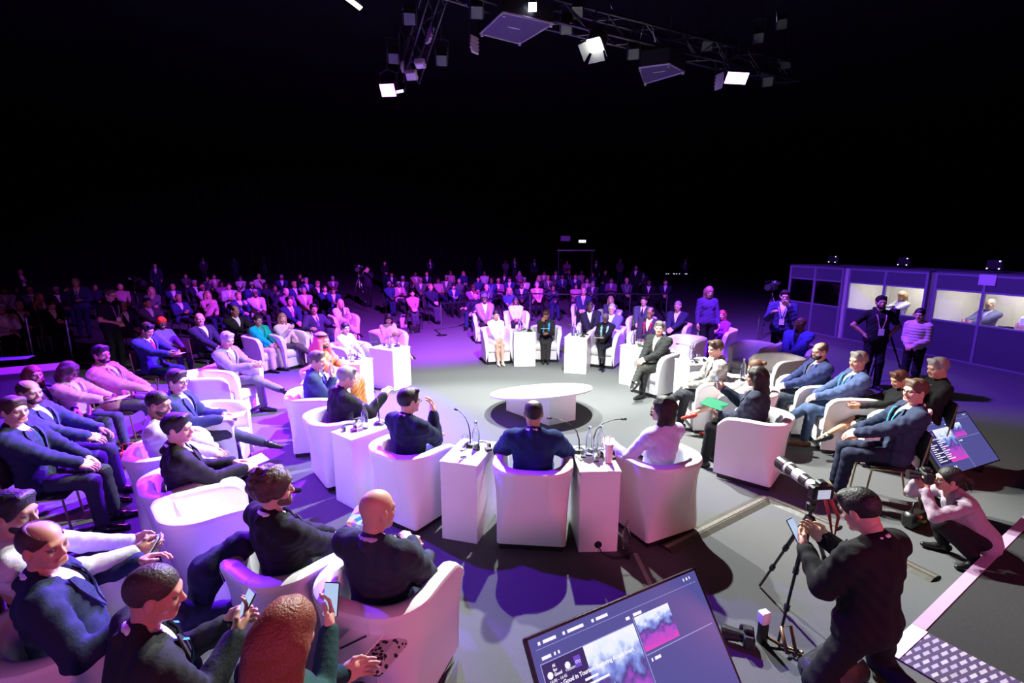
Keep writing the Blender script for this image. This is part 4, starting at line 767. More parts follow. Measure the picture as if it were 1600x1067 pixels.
# coat thrown over the arm of the curly-haired man's chair
J = INFO['curly']; s_ = J['shL']
V, Q, _ = sdfmesh([cap((0, 0, 0), (-.16, -.12, -.10), .09, .10, k=.05), cap((-.16, -.12, -.10), (-.26, -.10, -.30), .09, .06, k=.06), cap((-.1, -.16, -.08), (-.18, -.2, -.32), .07, .05, k=.06)], .012, fold=.008)
tag(link('coat', newmesh('coat', V, Q, cloth((.014, .016, .035))), loc=(s_.x-.10, s_.y-.06, .80)), 'dark coat draped over the chair arm left of the curly-haired man', 'coat')
# ------------------------------------------------------------------ floor: cable ramps, sheet, bags
MRAMP = mat('cable_ramp_rubber', (.06, .055, .045), .45, 0, .4, 12, .3)
def ramp(a, c, label, w=.18):
    a = Vector(a); c = Vector(c); d = c-a; L = d.length; yaw = math.atan2(d.y, d.x); o = empty('cable_ramp', ((a+c)/2), yaw, label, 'cable ramp')
    b = MB(); b.add([(-L/2, -w/2, 0), (L/2, -w/2, 0), (L/2, -w*.22, .022), (-L/2, -w*.22, .022), (-L/2, w*.22, .022), (L/2, w*.22, .022), (L/2, w/2, 0), (-L/2, w/2, 0)], [(0, 1, 2, 3), (3, 2, 5, 4), (4, 5, 6, 7), (1, 6, 5, 2), (0, 3, 4, 7)]); b.obj('ramp', MRAMP, o)
    b = MB(); b.box((-L/2, -.02, .02), (L/2, .02, .026)); b.obj('lid_strip', mat('worn_metal', (.30, .28, .24), .35, .6, .4, 30), o); return o
ramp(P(1197, 779), P(1040, 858), 'cable ramp running left from the side-on armchair towards the floor bottle'); ramp(P(1200, 779), P(1310, 826), 'cable ramp from the side-on armchair towards the kneeling man'); ramp(P(1395, 872), P(1462, 905), 'short end of cable ramp right of the kneeling man')
ramp(P(992, 868), P(1022, 930), 'cable ramp below the floor bottle, in the gap between shadows', .12)
ramp(P(222, 838), P(268, 822), 'grey cable ramp on the violet floor left of the empty armchair', .08); ramp(P(372, 968), P(408, 952), 'grey cable ramp behind the man typing on a phone', .08)
p = P(175, 773); flat('sheet_of_paper', p.x, p.y, .001, .5, .2, .1, PAPER, 'white sheet lying on the violet floor at the left', 'paper')
def bag(name, px, py, w, h, m, label, d=.14):
    p = P(px, py); o = empty(name, (p.x, p.y, 0), .4, label, 'bag'); b = MB(); b.box((-w/2, -d/2, 0), (w/2, d/2, h), .03); sharp(b.obj('body', m, o)); b = MB(); b.tube([(-w*.3, 0, h-.01), (-w*.25, 0, h+.10), (w*.25, 0, h+.10), (w*.3, 0, h-.01)], .008, 6); b.obj('handle', m, o, True); return o
bag('handbag', 648, 520, .34, .26, SHOE, 'dark handbag standing on the floor left of the rope post'); bag('tote_bag', 631, 512, .26, .34, mat('lilac_canvas', (.5, .4, .55), .8, 0, .1, 30), 'pale tote bag beside the dark handbag'); bag('handbag', 1066, 601, .30, .16, SHOE, 'black handbag on the floor by the crossed shoes of the pale pink tie'); bag('tote_bag', 1072, 588, .2, .3, PAPER, 'white paper bag beside the black handbag')
bag('tote_bag', 205, 728, .22, .2, mat('red_canvas', (.6, .05, .05), .7, 0, .3, 20), 'red bag on the floor behind the pale lilac jacket')
bag('handbag', 1062, 500, .3, .2, SHOE, 'black bag on the floor by the seated man at the rope post') if False else None
# patterned bag and bottle under the chair at the lower left
p = P(30, 1045); o = bag('tote_bag', 30, 1050, .3, .22, wave_mat('sequin_pattern', (.03, .02, .12), (.6, .15, .6), 60, 'V'), 'sparkling violet bag on the floor at the bottom left corner')
# ------------------------------------------------------------------ monitors
MSCR = mat('screen_blue', (.02, .03, .08), .25, 0, .03, 3, emit=(.085, .085, .30), es=1.0); MSW = mat('screen_white', (.1, .1, .1), .3, 0, .02, 3, emit=(.85, .85, 1), es=1.1); MLN = mat('screen_line', (.1, .1, .1), .3, 0, .02, 3, emit=(.35, .38, .8), es=.9); MDK = mat('screen_dark', (.02, .02, .06), .3, 0, .02, 3, emit=(.03, .025, .11), es=1)
def photo_mat():
    m = bpy.data.materials.new('screen_picture'); m.use_nodes = True; nt = m.node_tree; b = nt.nodes['Principled BSDF']; tc = nt.nodes.new('ShaderNodeTexCoord'); g = nt.nodes.new('ShaderNodeSeparateXYZ'); nt.links.new(tc.outputs['Generated'], g.inputs[0])
    n = nt.nodes.new('ShaderNodeTexNoise'); n.inputs['Scale'].default_value = 5; n.inputs['Detail'].default_value = 5; nt.links.new(tc.outputs['Generated'], n.inputs['Vector'])
    ad = nt.nodes.new('ShaderNodeMath'); ad.operation = 'MULTIPLY_ADD'; ad.inputs[1].default_value = .75; nt.links.new(n.outputs['Fac'], ad.inputs[0]); nt.links.new(g.outputs['Y'], ad.inputs[2])
    r = nt.nodes.new('ShaderNodeValToRGB'); e = r.color_ramp.elements; e[0].position = .30; e[0].color = (.75, .06, .55, 1); e[1].position = 1.0; e[1].color = (.9, .92, 1, 1)
    for p_, c in ((.50, (.35, .08, .6, 1)), (.62, (.05, .05, .25, 1)), (.74, (.2, .3, .8, 1)), (.86, (.75, .85, 1, 1))): q = e.new(p_); q.color = c
    mp = nt.nodes.new('ShaderNodeMath'); mp.operation = 'MULTIPLY'; mp.inputs[1].default_value = .72; nt.links.new(ad.outputs[0], mp.inputs[0]); nt.links.new(mp.outputs[0], r.inputs[0])
    nt.links.new(r.outputs[0], b.inputs['Emission Color']); b.inputs['Emission Strength'].default_value = 1.0; b.inputs['Base Color'].default_value = (.03, .03, .05, 1); return m
MPIC = photo_mat()
def text(body, size, x, y, z, m, parent, name='lettering', bold=0.0):
    c = bpy.data.curves.new(name, 'FONT'); c.body = body; c.size = size; c.extrude = .0004; c.offset = bold; o = bpy.data.objects.new(name, c); COL.objects.link(o); c.materials.append(m); 
    bpy.context.view_layer.update(); me = bpy.data.meshes.new_from_object(o.evaluated_get(bpy.context.evaluated_depsgraph_get())); bpy.data.objects.remove(o); return link(name, me, parent, (x, y, z))
def monitor(TL, TR, tau, W, label, rest):
    TL, TR = Vector(TL), Vector(TR); xd = (TR-TL).normalized(); n = Vector((xd.y, -xd.x, 0)); dn = n*math.cos(tau)-Vector((0, 0, math.sin(tau))); yd = -dn; zd = xd.cross(yd)
    H_ = W*.5625; o = empty('floor_monitor', (0, 0, 0), 0, label, 'monitor'); o.matrix_world = Matrix(((xd.x, yd.x, zd.x, TL.x), (xd.y, yd.y, zd.y, TL.y), (xd.z, yd.z, zd.z, TL.z), (0, 0, 0, 1)))
    s = W
    b = MB(); b.box((0, -H_, -.05), (W, 0, -.002), .008); sharp(b.obj('housing', BLACK, o))
    b = MB(); b.box((0, -.012, -.004), (W, 0, .004)); b.box((0, -H_, -.004), (W, -H_+.014, .004)); b.box((0, -H_, -.004), (.011, 0, .004)); b.box((W-.011, -H_, -.004), (W, 0, .004)); b.obj('bezel', BLACK, o)
    b = MB(); b.box((.011, -H_+.014, -.003), (W-.011, -.012, .0)); sc = b.obj('screen', MSCR, o)
    f = lambda u, v: (u*W, -v*H_)
    def rect(nm, u0, v0, u1, v1, m, z=.001):
        b = MB(); x0, y0 = f(u0, v1); x1, y1 = f(u1, v0); b.box((x0, y0, z-.0008), (x1, y1, z)); return b.obj(nm, m, sc)
    rect('slide', .035, .20, .535, .80, MDK, .001); pc = rect('slide_picture', .25, .20, .535, .80, MPIC, .0018); rect('thumbnail_picture', .55, .165, .76, .42, MPIC, .0016)
    b = MB()
    for u0, v0, u1, v1 in ((.035, .195, .535, .201), (.55, .44, .97, .446), (.035, .10, .97, .103), (.542, .16, .545, .98), (.035, .195, .038, .8)): x0, y0 = f(u0, v1); x1, y1 = f(u1, v0); b.box((x0, y0, .001), (x1, y1, .0022))
    b.obj('interface_lines', MLN, sc)
    b = MB()
    for u, v, w_ in ((.05, .055, .012), (.075, .055, .065), (.175, .055, .012), (.20, .055, .085), (.33, .055, .012), (.355, .055, .065), (.05, .155, .045), (.11, .155, .008), (.13, .155, .008), (.505, .14, .022), (.55, .135, .05), (.565, .475, .008), (.585, .475, .035), (.90, .045, .006), (.92, .045, .008), (.94, .045, .006)): x0, y0 = f(u, v+.022); x1, y1 = f(u+w_, v); b.box((x0, y0, .001), (x1, y1, .002))
    b.obj('interface_marks', MSW, sc)
    tx = text('AI for Good in Tourism: Exploring AI and Smart', .036*W*.62, *f(.055, .372), .0028, MSW, sc, bold=.0006*W)
    text('AI\nfor\nGood', .016*W, *f(.085, .243), .0028, MSW, sc, bold=.0006); [(lambda b, x, y: b.lathe([(.013*W, .0), (.013*W, .0015)], 20, (x, y, .002)).obj('emblem', MSW, sc))(MB(), *f(*q)) for q in ((.066, .285), (.155, .27))]; text('TOURISM', .012*W, *f(.138, .305), .0028, MSW, sc)
    rect('badge', .19, .235, .222, .31, mat('screen_violet', (.02, .02, .06), .3, 0, .02, 3, emit=(.15, .08, .6), es=1), .002); text('ITU', .016*W, *f(.194, .285), .003, MSW, sc)
    text('16:00 - 16:45', .016*W, *f(.055, .335), .0028, MSW, sc)
    b = MB(); rr = random.Random(3)
    for k in range(10):
        v = .415+k*.036; w_ = (.06, .13)[k % 2]*(.8+.4*rr.random()); x0, y0 = f(.06, v+.016); x1, y1 = f(.06+w_, v); b.box((x0, y0, .002), (x1, y1, .0026))
        w_ = (.07, .12)[k % 2]*(.7+.5*rr.random()); x0, y0 = f(.215, v+.0); x1, y1 = f(.215+w_, v-.016); b.box((x0, y0, .002), (x1, y1, .0026))
    b.obj('text_lines', MSW, sc)
    if rest:
        b = MB()
        for k in range(8): x0, y0 = f(.06+k*.028, .90); x1, y1 = f(.075+k*.028, .865); b.box((x0, y0, .002), (x1, y1, .0026))
        b.obj('caption_marks', MSW, sc)
    # wedge stand
    for s_ in (.18, .82):
        b = MB(); pt = Vector((s_*W, -.15*H_, -.05)); w_ = o.matrix_world @ pt; iv = o.matrix_world.inverted(); g0 = iv @ Vector((w_.x, w_.y, 0.01)); pb = Vector((s_*W, -.92*H_, -.05)); wb = o.matrix_world @ pb; g1 = iv @ Vector((wb.x, wb.y, .01)); b.tube([pt, g0, g1, pb], .02, 6); b.obj('stand_leg', DMET, o)
    return o
monitor(P(820, 998, .70), P(1085, 887, .70), R(52), (P(1085, 887, .70)-P(820, 998, .70)).length, 'large tilted screen on the floor at the bottom centre showing a conference slide', False)
a_ = P(1423, 662, .65); c_ = P(1500, 644, .65); monitor(a_, c_, R(50), (c_-a_).length*1.12, 'tilted blue screen on the floor behind the man in black glasses', True)
# ------------------------------------------------------------------ stage corner, bottom right
A0 = P(1425, 975); dr = (P(1600, 805)-A0).normalized(); dl = (P(1600, 1062)-P(1440, 975)).normalized(); zs = .16
def poly(name, pts, z0, z1, m, label=None, parent=None):
    b = MB(); b.prism([(p.x, p.y) for p in pts], z0, z1); o = b.obj(name, m, parent); return o
A0 = P(1425, 975, zs); E1 = P(1640, 778, zs); nr = Vector((dr.y, -dr.x, 0)).normalized()
st = empty('stage', (A0.x, A0.y, 0), 0, 'low black stage with a lilac edge strip in the bottom right corner', 'stage'); off = Vector((-A0.x, -A0.y, 0))
sp = lambda *a: [p+off for p in a]
F1 = P(1620, 1078, zs); 
poly('deck', sp(A0, F1, F1+dr*3, A0+dr*4.2+Vector((0, 0, 0)))[::-1], 0, zs, mat('stage_black', (.016, .016, .018), .8, 0, .3, 60, .2), parent=st)
poly('edge_strip', sp(A0, A0+nr*.075, A0+nr*.075+dr*4.2, A0+dr*4.2), zs, zs+.006, mat('lilac_strip', (.45, .30, .48), .5, 0, .1, 8), parent=st)
m = mat('patterned_ramp', (.5, .45, .55), .6); nt = m.node_tree; ck = nt.nodes.new('ShaderNodeTexBrick'); ck.inputs['Scale'].default_value = 9; ck.inputs['Color1'].default_value = (.55, .52, .58, 1); ck.inputs['Color2'].default_value = (.38, .32, .45, 1); ck.inputs['Mortar'].default_value = (.07, .04, .12, 1); ck.inputs['Mortar Size'].default_value = .09; ck.inputs['Brick Width'].default_value = .5; ck.inputs['Row Height'].default_value = .34
tc = nt.nodes.new('ShaderNodeTexCoord'); nt.links.new(tc.outputs['Object'], ck.inputs['Vector']); nt.links.new(ck.outputs['Color'], nt.nodes['Principled BSDF'].inputs['Base Color'])
G1 = P(1380, 1018, .0); nf = (G1-A0); nf.z = 0
b = MB(); a1, a2 = A0+off, F1+off; b.add([(a1.x, a1.y, zs), (a2.x, a2.y, zs), (a2.x+nf.x, a2.y+nf.y, .012), (a1.x+nf.x, a1.y+nf.y, .012), (a1.x, a1.y, 0), (a2.x, a2.y, 0)], [(3, 2, 1, 0), (0, 4, 3), (1, 2, 5), (4, 5, 2, 3)]); b.obj('ramp', m, st)
b = MB(); q0 = Vector((a1.x, a1.y, zs+.004)); q1 = Vector((a1.x+nf.x, a1.y+nf.y, .016)); e_ = (a2-a1).normalized()*.09; b.quad(q1, q1+e_, q0+e_, q0); b.obj('white_trim', PAPER, st)
# ------------------------------------------------------------------ photographers and their gear
def tripod(x, y, h, label, spread=.45, feet=None, mname='tripod', rz=0, m=None, r=.013):
    m = m or BLACK; o = empty(mname, (x, y, 0), rz, label, 'tripod'); ft = feet or [(spread*math.cos(a), spread*math.sin(a)) for a in (1.57, 3.67, 5.76)]
    for fx, fy in ft:
        b = MB(); tp = Vector((fx*.08, fy*.08, h*.86)); bt = Vector((fx, fy, .012)); b.tube([tp, tp.lerp(bt, .4), tp.lerp(bt, .4), tp.lerp(bt, 1)], [r*1.15, r*1.15, r*.8, r*.7], 8); l = b.obj('leg', m, o, True)
        b = MB()
        for t_ in (.4, .7): c = tp.lerp(bt, t_); dd = (bt-tp).normalized()*.02; b.tube([c-dd, c+dd], r*1.5, 8)
        b.obj('leg_clamp', DMET, l)
    b = MB(); b.lathe([(.035, h*.82), (.045, h*.86), (.03, h*.90)], 12); b.obj('spider', DMET, o); b = MB(); b.tube([(0, 0, h*.6), (0, 0, h*.96)], .012, 8); b.obj('centre_column', m, o); b = MB(); b.lathe([(.028, h*.95), (.032, h*.97), (.032, h), (.02, h+.01)], 12); b.obj('ball_head', DMET, o); return o
def dslr(loc, yaw, pitch, label, lens=.16, lr=.04, white=False, scr=True):
    o = empty('photo_camera', loc, 0, label, 'camera'); o.rotation_euler = (pitch, 0, yaw)
    b = MB(); b.box((-.075, -.035, -.05), (.075, .035, .05), .012); b.box((-.03, -.03, .045), (.03, .035, .08), .01); b.box((.045, -.035, -.05), (.08, .055, .045), .012); b.obj('body', BLACK, o)
    b = MB(); L = lens; ml = [mat('lens_grey', (.55, .55, .54), .4, 0, .05, 9), BLACK] if white else [BLACK, BLACK]
    segs = [(.035, .035+L*.2, lr*.85, 0), (.035+L*.2, .035+L*.35, lr*.95, 1), (.035+L*.35, .035+L*.55, lr, 0), (.035+L*.55, .035+L*.7, lr*1.05, 1), (.035+L*.7, .035+L*.78, lr*1.12, 0), (.035+L*.78, .035+L, lr*1.2, 1)]
    for a_, c_, r_, mi in segs: b.m(mi).tube([(0, a_, 0), (0, c_, 0)], r_, 16)
    b.obj('lens', ml, o, False)
    if scr: b = MB(); b.box((-.045, -.038, -.035), (.045, -.034, .03)); b.obj('display', mat('camera_display', (.05, .05, .05), .2, 0, .1, 9, emit=(.6, .6, .8), es=.8), o)
    return o
tx, ty = P(1248, 900).xy; f1 = P(1187, 917); f2 = P(1215, 1008); tx, ty = P(1266, 803, .90).xy
tripod(tx, ty, .98, 'black photo tripod carrying the camera with the long white lens', feet=[(f1.x-tx, f1.y-ty), (f2.x-tx, f2.y-ty), (.42, .16)])
hp_ = P(1282, 768, 1.09); dslr(hp_, yaw_to(hp_, (P(1218, 724, 1.09))), R(2), 'camera with a long white telephoto lens on the black tripod', .40, .045, True)
def strap(pts, r, m, label, name='strap'): b = MB(); b.tube(pts, r, 6); return tag(b.obj(name, m, smooth=True), label, 'strap')
strap([(tx+.10, ty, 1.06), (tx+.17, ty-.04, .9), (tx+.15, ty-.05, .72), (tx+.12, ty-.02, .9), (tx+.08, ty, 1.04)], .012, mat('red_woven', (.35, .05, .04), .7, 0, .6, 120), 'red patterned strap hanging from the tripod camera')
p = P(1345, 790, 1.60); hx, hy = p.x, p.y
_, inf = person('man in a black suit kneeling at the front, head bent over a phone', None, R(22), legs='kneel', aim=(1343, 795), q=Q1, col=(.010, .010, .011), tcol=BLK, arms='text', head=(8, 32), hair='short', hcol=(.012, .01, .01), skin=(.55, .32, .22), lean=-6)
phone(inf, 'L', 'phone in the hands of the kneeling man in the black suit', off=(-.02, .02, .03), light=(.55, .55, .95))
p = P(1480, 748, .92); _, inf = person('photographer crouching in a grey and pink top with a long dark ponytail, camera raised', None, R(72), aim=(1482, 748), legs='crouch', q=Q1, fem=True, top='sweater', col=(.34, .26, .33), tcol=BLK, arms='camlow', head=(0, 4), hair='tail', hcol=(.012, .009, .009), skin=(.58, .34, .25), lean=-36, scale=.93)
c_ = inf['Ho']+Vector((-math.sin(R(72)), math.cos(R(72)), 0))*.17+Vector((0, 0, .11)); dslr(c_, R(72), 0, 'black camera held to the eye of the crouching photographer', .10, .035, scr=False)
bg = bag('handbag', 1428, 822, .26, .16, SHOE, 'black quilted handbag with a gold clasp beside the crouching photographer'); b = MB(); b.box((-.02, -.085, .08), (.02, -.07, .11)); b.obj('clasp', mat('gold', (.7, .45, .12), .3, 1, .05, 9), bg)
p = P(1168, 1010); dslr(Vector((p.x, p.y, .07)), R(70), 0, 'black camera lying on the floor beside the large tilted screen', .14, .045, scr=False)
p = P(1190, 1002); o = empty('flash_unit', (p.x, p.y, 0), .3, 'flash unit with a white diffuser standing on the floor camera', 'flash'); b = MB(); b.box((-.03, -.025, 0), (.03, .025, .16), .006); b.obj('body', BLACK, o); b = MB(); b.box((-.035, -.03, .15), (.035, .03, .24), .008); b.obj('diffuser', PAPER, o)
q_ = P(1225, 1030); strap([(p.x, p.y, .06), (p.x+.1, p.y-.05, .02), (p.x+.22, p.y-.12, .02), (q_.x+.08, q_.y, .03), (q_.x+.12, q_.y+.16, .12), (q_.x+.04, q_.y+.14, .13), (q_.x+.03, q_.y+.02, .02)], .012, BSHOE, 'brown leather strap curling on the floor by the flash unit')
p = P(1300, 1062); o = empty('camera_backpack', (p.x, p.y, 0), .5, 'black backpack with violet highlights lying at the feet of the kneeling man', 'backpack'); b = MB(); b.box((-.2, -.14, 0), (.2, .14, .16), .05); sharp(b.obj('body', mat('black_nylon', (.015, .015, .02), .5, 0, .4, 40, .4), o)); b = MB(); b.tube([(-.1, -.1, .16), (-.12, 0, .22), (.08, .05, .2), (.1, .1, .16)], .014, 6); b.obj('strap', BLACK, o)
# standing people on the right
def stand_at(label, px, py, zh=1.63, yaw=180, **kw):
    _, inf = person(label, None, R(yaw), stand=True, aim=(px, py), **kw); return inf
stand_at('bearded man in a black T-shirt standing with hands on hips and a pink lanyard', 1377, 472, 1.64, 165, q=Q2, top='tshirt', col=(.010, .010, .012), tcol=(.01, .01, .014), arms='hips', hair='short', hcol=DKH, beard=DKH, skin=MS, lanyard=(.55, .3, .35), badge=True, head=(-4, 0), lean=0, fat=1.1)
iw = stand_at('dark-haired woman standing in a pale pink padded jacket with a black rucksack', 1437, 491, 1.56, 120, q=Q2, fem=True, scale=.95, top='puffer', col=(.50, .36, .38), tcol=BLK, arms='front', hair='tail', hcol=DKH, skin=LS, head=(10, 8), lean=0)
p = (iw['shR']+iw['shL'])/2+Vector((math.sin(R(120)), -math.cos(R(120)), 0))*.19; o = empty('rucksack', (p.x, p.y, p.z-.36), R(120), 'black rucksack on the back of the woman in the padded jacket', 'rucksack'); V, Q, _ = sdfmesh([ell((0, -.03, .15), (.13, .08, .2)), ell((0, -.10, .10), (.10, .05, .12), k=.04)], .015); link('body', newmesh('body', V, Q, mat('black_nylon', (.015, .015, .02))), o)
stand_at('camera operator in a dark blue jacket bent behind the large video camera at right', 1226, 462, 1.60, 150, q=Q2, col=(.03, .03, .10), tcol=BLK, arms='pan', hair='short', hcol=DKH, skin=LS, head=(10, 12), lean=-6, lanyard=(.5, .4, .6), badge=True)
def tvcam(x, y, h, yaw, label, tlabel, steel=False):
    tripod(x, y, h, tlabel, .42, m=CHR if steel else BLACK, r=.018); o = empty('video_camera', (x, y, h+.02), yaw, label, 'video camera')
    b = MB(); b.box((-.08, -.22, .0), (.08, .18, .20), .02); b.obj('body', BLACK, o); b = MB(); b.m(0).tube([(0, .18, .1), (0, .40, .1)], .07, 14); b.m(1).tube([(0, .38, .1), (0, .46, .1)], [.075, .09], 14); b.obj('lens', [DMET, BLACK], o)
    b = MB(); b.tube([(0, -.15, .2), (0, -.14, .27), (0, .12, .27), (0, .14, .2)], .014, 6); b.obj('handle', BLACK, o); b = MB(); b.box((-.20, -.02, .16), (-.07, .10, .25), .01); b.obj('viewfinder', DMET, o); b = MB(); b.tube([(.10, .05, .25), (.10, .32, .25)], .02, 10); b.obj('microphone', BLACK, o); b = MB(); b.tube([(.05, -.1, 0), (.14, -.42, -.14)], .01, 6); b.obj('pan_bar', DMET, o)
    b = MB(); b.lathe([(.05, 0), (.055, .03), (.03, .06)], 12, (0, -.12, .2)); b.obj('battery_light', mat('lamp_white', (.4, .4, .45), .4, 0, .05, 9), o); return o
p = P(1208, 447, 1.55); tvcam(p.x, p.y, 1.42, R(135), 'large black video camera with steel tripod before the booths', 'steel tripod under the video camera before the booths', True)
p = P(1389, 488, 1.4); tvcam(p.x, p.y, 1.22, R(110), 'small video camera beside the woman in the padded jacket', 'black tripod beside the woman in the padded jacket')
p = P(208, 440, 1.6); tvcam(p.x, p.y, 1.45, R(-110), 'video camera at the left, operated by the man in the black T-shirt', 'black tripod of the left video camera')
stand_at('grey-haired camera operator in glasses and a black T-shirt at the left', 172, 460, 1.62, -100, q=Q3, top='tshirt', col=(.012, .010, .02), tcol=BLK, arms='front', hair='short', hcol=(.10, .08, .10), skin=LS, glasses=True, head=(0, 12), fat=1.25, lean=-6, lanyard=(.4, .3, .5), badge=True)
stand_at('man in an open blue suit and patterned tie standing bent to the left', 118, 441, 1.60, -150, q=Q3, col=(.04, .05, .16), tcol=NAVY, tie=(.2, .15, .5), arms='reach', hair='short', hcol=GRH, skin=LS, lean=-16)
p = P(560, 420, 1.75); tvcam(p.x, p.y, 1.62, R(-170), 'far video camera on a tripod between the two audience blocks', 'tripod of the far video camera between the audience blocks', True)
stand_at('camera operator in black standing behind the far video camera', 574, 420, 1.65, 180, q=Q3, top='sweater', col=(.02, .01, .03), tcol=BLK, arms='camera', hair='short', hcol=DKH, skin=LS)
stand_at('woman with long hair and a printed top standing beyond the woman in purple', 1108, 456, 1.5, 180, q=Q3, fem=True, top='blouse', col=(.05, .03, .12), tcol=BLK, arms='down', hair='long', hcol=(.25, .12, .12), skin=LS, head=(0, 20))
# table with covers at the left edge and its seated hand
t = side_table(*P(22, 575, .75).xy, .5, 'dark cloth-covered table at the left edge behind the long reddish hair', 1.3, .6, .72)
for ch in t.children:
    ch.data = ch.data.copy(); ch.data.materials[0] = cloth((.16, .07, .20))
flat('document', *P(20, 560, .74).xy, .74, .4, .5, .3, mat('blue_card', (.12, .1, .4), .6, 0, .1, 9), 'blue document on the covered table at the left edge', 'document')
# ------------------------------------------------------------------ rope posts
def post(px, py, label, rope_to=None, h=1.0):
    p = P(px, py); o = empty('rope_post', (p.x, p.y, 0), 0, label, 'post'); b = MB(); b.lathe([(.17, 0), (.17, .012), (.04, .03)], 20); b.obj('base', DMET, o); b = MB(); b.tube([(0, 0, .02), (0, 0, h)], .024, 12); b.obj('pole', CHR, o); b = MB(); b.lathe([(.032, h-.05), (.032, h+.02), (.02, h+.03)], 12); b.obj('belt_head', BLACK, o); return Vector((p.x, p.y, h-.02))
PS = [post(690, 524, 'steel belt post at the corner of the centre audience block'), post(828, 500, 'steel belt post behind the first side table of the far ring'), post(983, 500, 'steel belt post behind the man in the grey suit'), post(1040, 500, 'steel belt post beyond the man seated alone'), post(1181, 556, 'thin steel post left of the video camera at right')]
PL = [post(52, 560, 'leaning steel belt post at the left edge', h=1.05), post(113, 560, 'steel belt post left of the stout bearded man')]
def belt(a, c, label): d = (c-a); n_ = Vector((0, 0, 1)); b = MB(); V = []; [V.extend((a.lerp(c, i/8)+Vector((0, 0, .02-.03*math.sin(i/8*3.14))), a.lerp(c, i/8)+Vector((0, 0, -.03-.03*math.sin(i/8*3.14))))) for i in range(9)]; b.add(V, [(2*i, 2*i+1, 2*i+3, 2*i+2) for i in range(8)]); return tag(b.obj('barrier_belt', BLACK), label, 'barrier belt')
belt(PS[0], PS[1], 'black barrier belt across the left part of the centre block'); belt(PS[1], PS[2], 'black barrier belt across the middle of the centre block'); belt(PS[2], PS[3], 'black barrier belt at the right end of the centre block')
# ------------------------------------------------------------------ interpreter booths
MBF = mat('booth_frame', (.20, .18, .26), .45, .3, .05, 9); MBP = mat('booth_panel', (.05, .045, .075), .85, 0, .15, 60, .15); MBI = mat('booth_inner', (.62, .60, .56), .7, 0, .08, 6)
mg = bpy.data.materials.new('pane_glass'); mg.use_nodes = True; nt = mg.node_tree; nt.nodes.clear(); ou = nt.nodes.new('ShaderNodeOutputMaterial'); mi_ = nt.nodes.new('ShaderNodeMixShader'); tr = nt.nodes.new('ShaderNodeBsdfTransparent'); gl = nt.nodes.new('ShaderNodeBsdfGlossy'); gl.inputs['Roughness'].default_value = .03; fr = nt.nodes.new('ShaderNodeFresnel'); fr.inputs['IOR'].default_value = 1.45
nt.links.new(fr.outputs[0], mi_.inputs[0]); nt.links.new(tr.outputs[0], mi_.inputs[1]); nt.links.new(gl.outputs[0], mi_.inputs[2]); nt.links.new(mi_.outputs[0], ou.inputs[0])
def booth(a, c, lit, label, sign=False):
    a = Vector((*a, 0)); c = Vector((*c, 0)); d = c-a; L = d.length; yaw = math.atan2(d.y, d.x); o = empty('interpreter_booth', a, yaw, label, 'booth'); Hh = 2.06; D = 1.6; z1, z2 = .92, 1.66   # x along the front, +y away from the hall
    for nm, x0, x1 in (('window', 0, L/2), ('window', L/2, L)):
        b = MB(); b.box((x0+.03, .012, z1), (x1-.03, .018, z2)); b.obj('window_pane', mg, o)
        b = MB(); b.box((x0+.03, .0, .05), (x1-.03, .03, z1-.02)); b.obj('lower_panel', MBP, o); b = MB(); b.box((x0+.03, .0, z2+.02), (x1-.03, .03, Hh-.03)); b.obj('header_panel', MBP, o)
    for x in (0, L/2, L): b = MB(); b.box((x-.03, -.02, 0), (x+.03, .04, Hh)); b.obj('frame_post', MBF, o)
    for z in (.025, z1, z2+.01, Hh-.02): b = MB(); b.box((0, -.015, z-.02), (L, .035, z+.02)); b.obj('frame_rail', MBF, o)
    for x in (0, L): b = MB(); b.box((x-.02, .04, 0), (x+.02, D, Hh)); b.obj('side_panel', MBI, o)
    b = MB(); b.box((0, D, 0), (L, D+.04, Hh)); b.obj('back_panel', MBI, o); b = MB(); b.box((-.02, -.02, Hh), (L+.02, D+.04, Hh+.04)); b.obj('roof', MBP, o)
    b = MB(); b.box((.03, .04, z1-.16), (L-.03, .50, z1-.12)); b.obj('desk', MBI, o)
    rr = random.Random(int(L*1000)); b = MB()
    for k in range(7): x = .25+rr.random()*(L-.5); y = .1+rr.random()*.3; b.box((x, y, z1-.12), (x+.05+rr.random()*.12, y+.06, z1-.10+rr.random()*.14))
    b.obj('desk_console', [BLACK], o)
    if lit:
        b = MB(); b.box((.25, .75, Hh-.05), (L-.25, .85, Hh-.005)); b.obj('ceiling_lamp', mat('booth_lamp', (.8, .8, .8), .4, 0, .02, 9, emit=(1, .98, .9), es=4) if lit > 5 else PAPER, o)
        l = bpy.data.lights.new('booth_light', 'AREA'); l.energy = lit; l.color = (1, .97, .88); l.size = .5; l.shape = 'RECTANGLE'; l.size_y = .3; lo = bpy.data.objects.new('booth_light', l); COL.objects.link(lo); lo.parent = o; lo.location = (L/2, .8, Hh-.08)
    if sign: b = MB(); b.box((L*.44, -.035, Hh-.22), (L*.60, -.022, Hh+.02)); b.obj('notice_sheet', mat('lilac_paper', (.4, .34, .46), .7, 0, .05, 9), o)
    return o
booth((9.2, 16.6), (9.65, 14.65), 1.2, 'dim interpreter booth, leftmost of the three')
booth((9.75, 14.5), (10.35, 12.5), 26, 'lit interpreter booth in the middle, behind the black T-shirt')
booth((10.45, 12.35), (10.95, 10.3), 26, 'lit interpreter booth at the right edge with a notice on its frame', True)
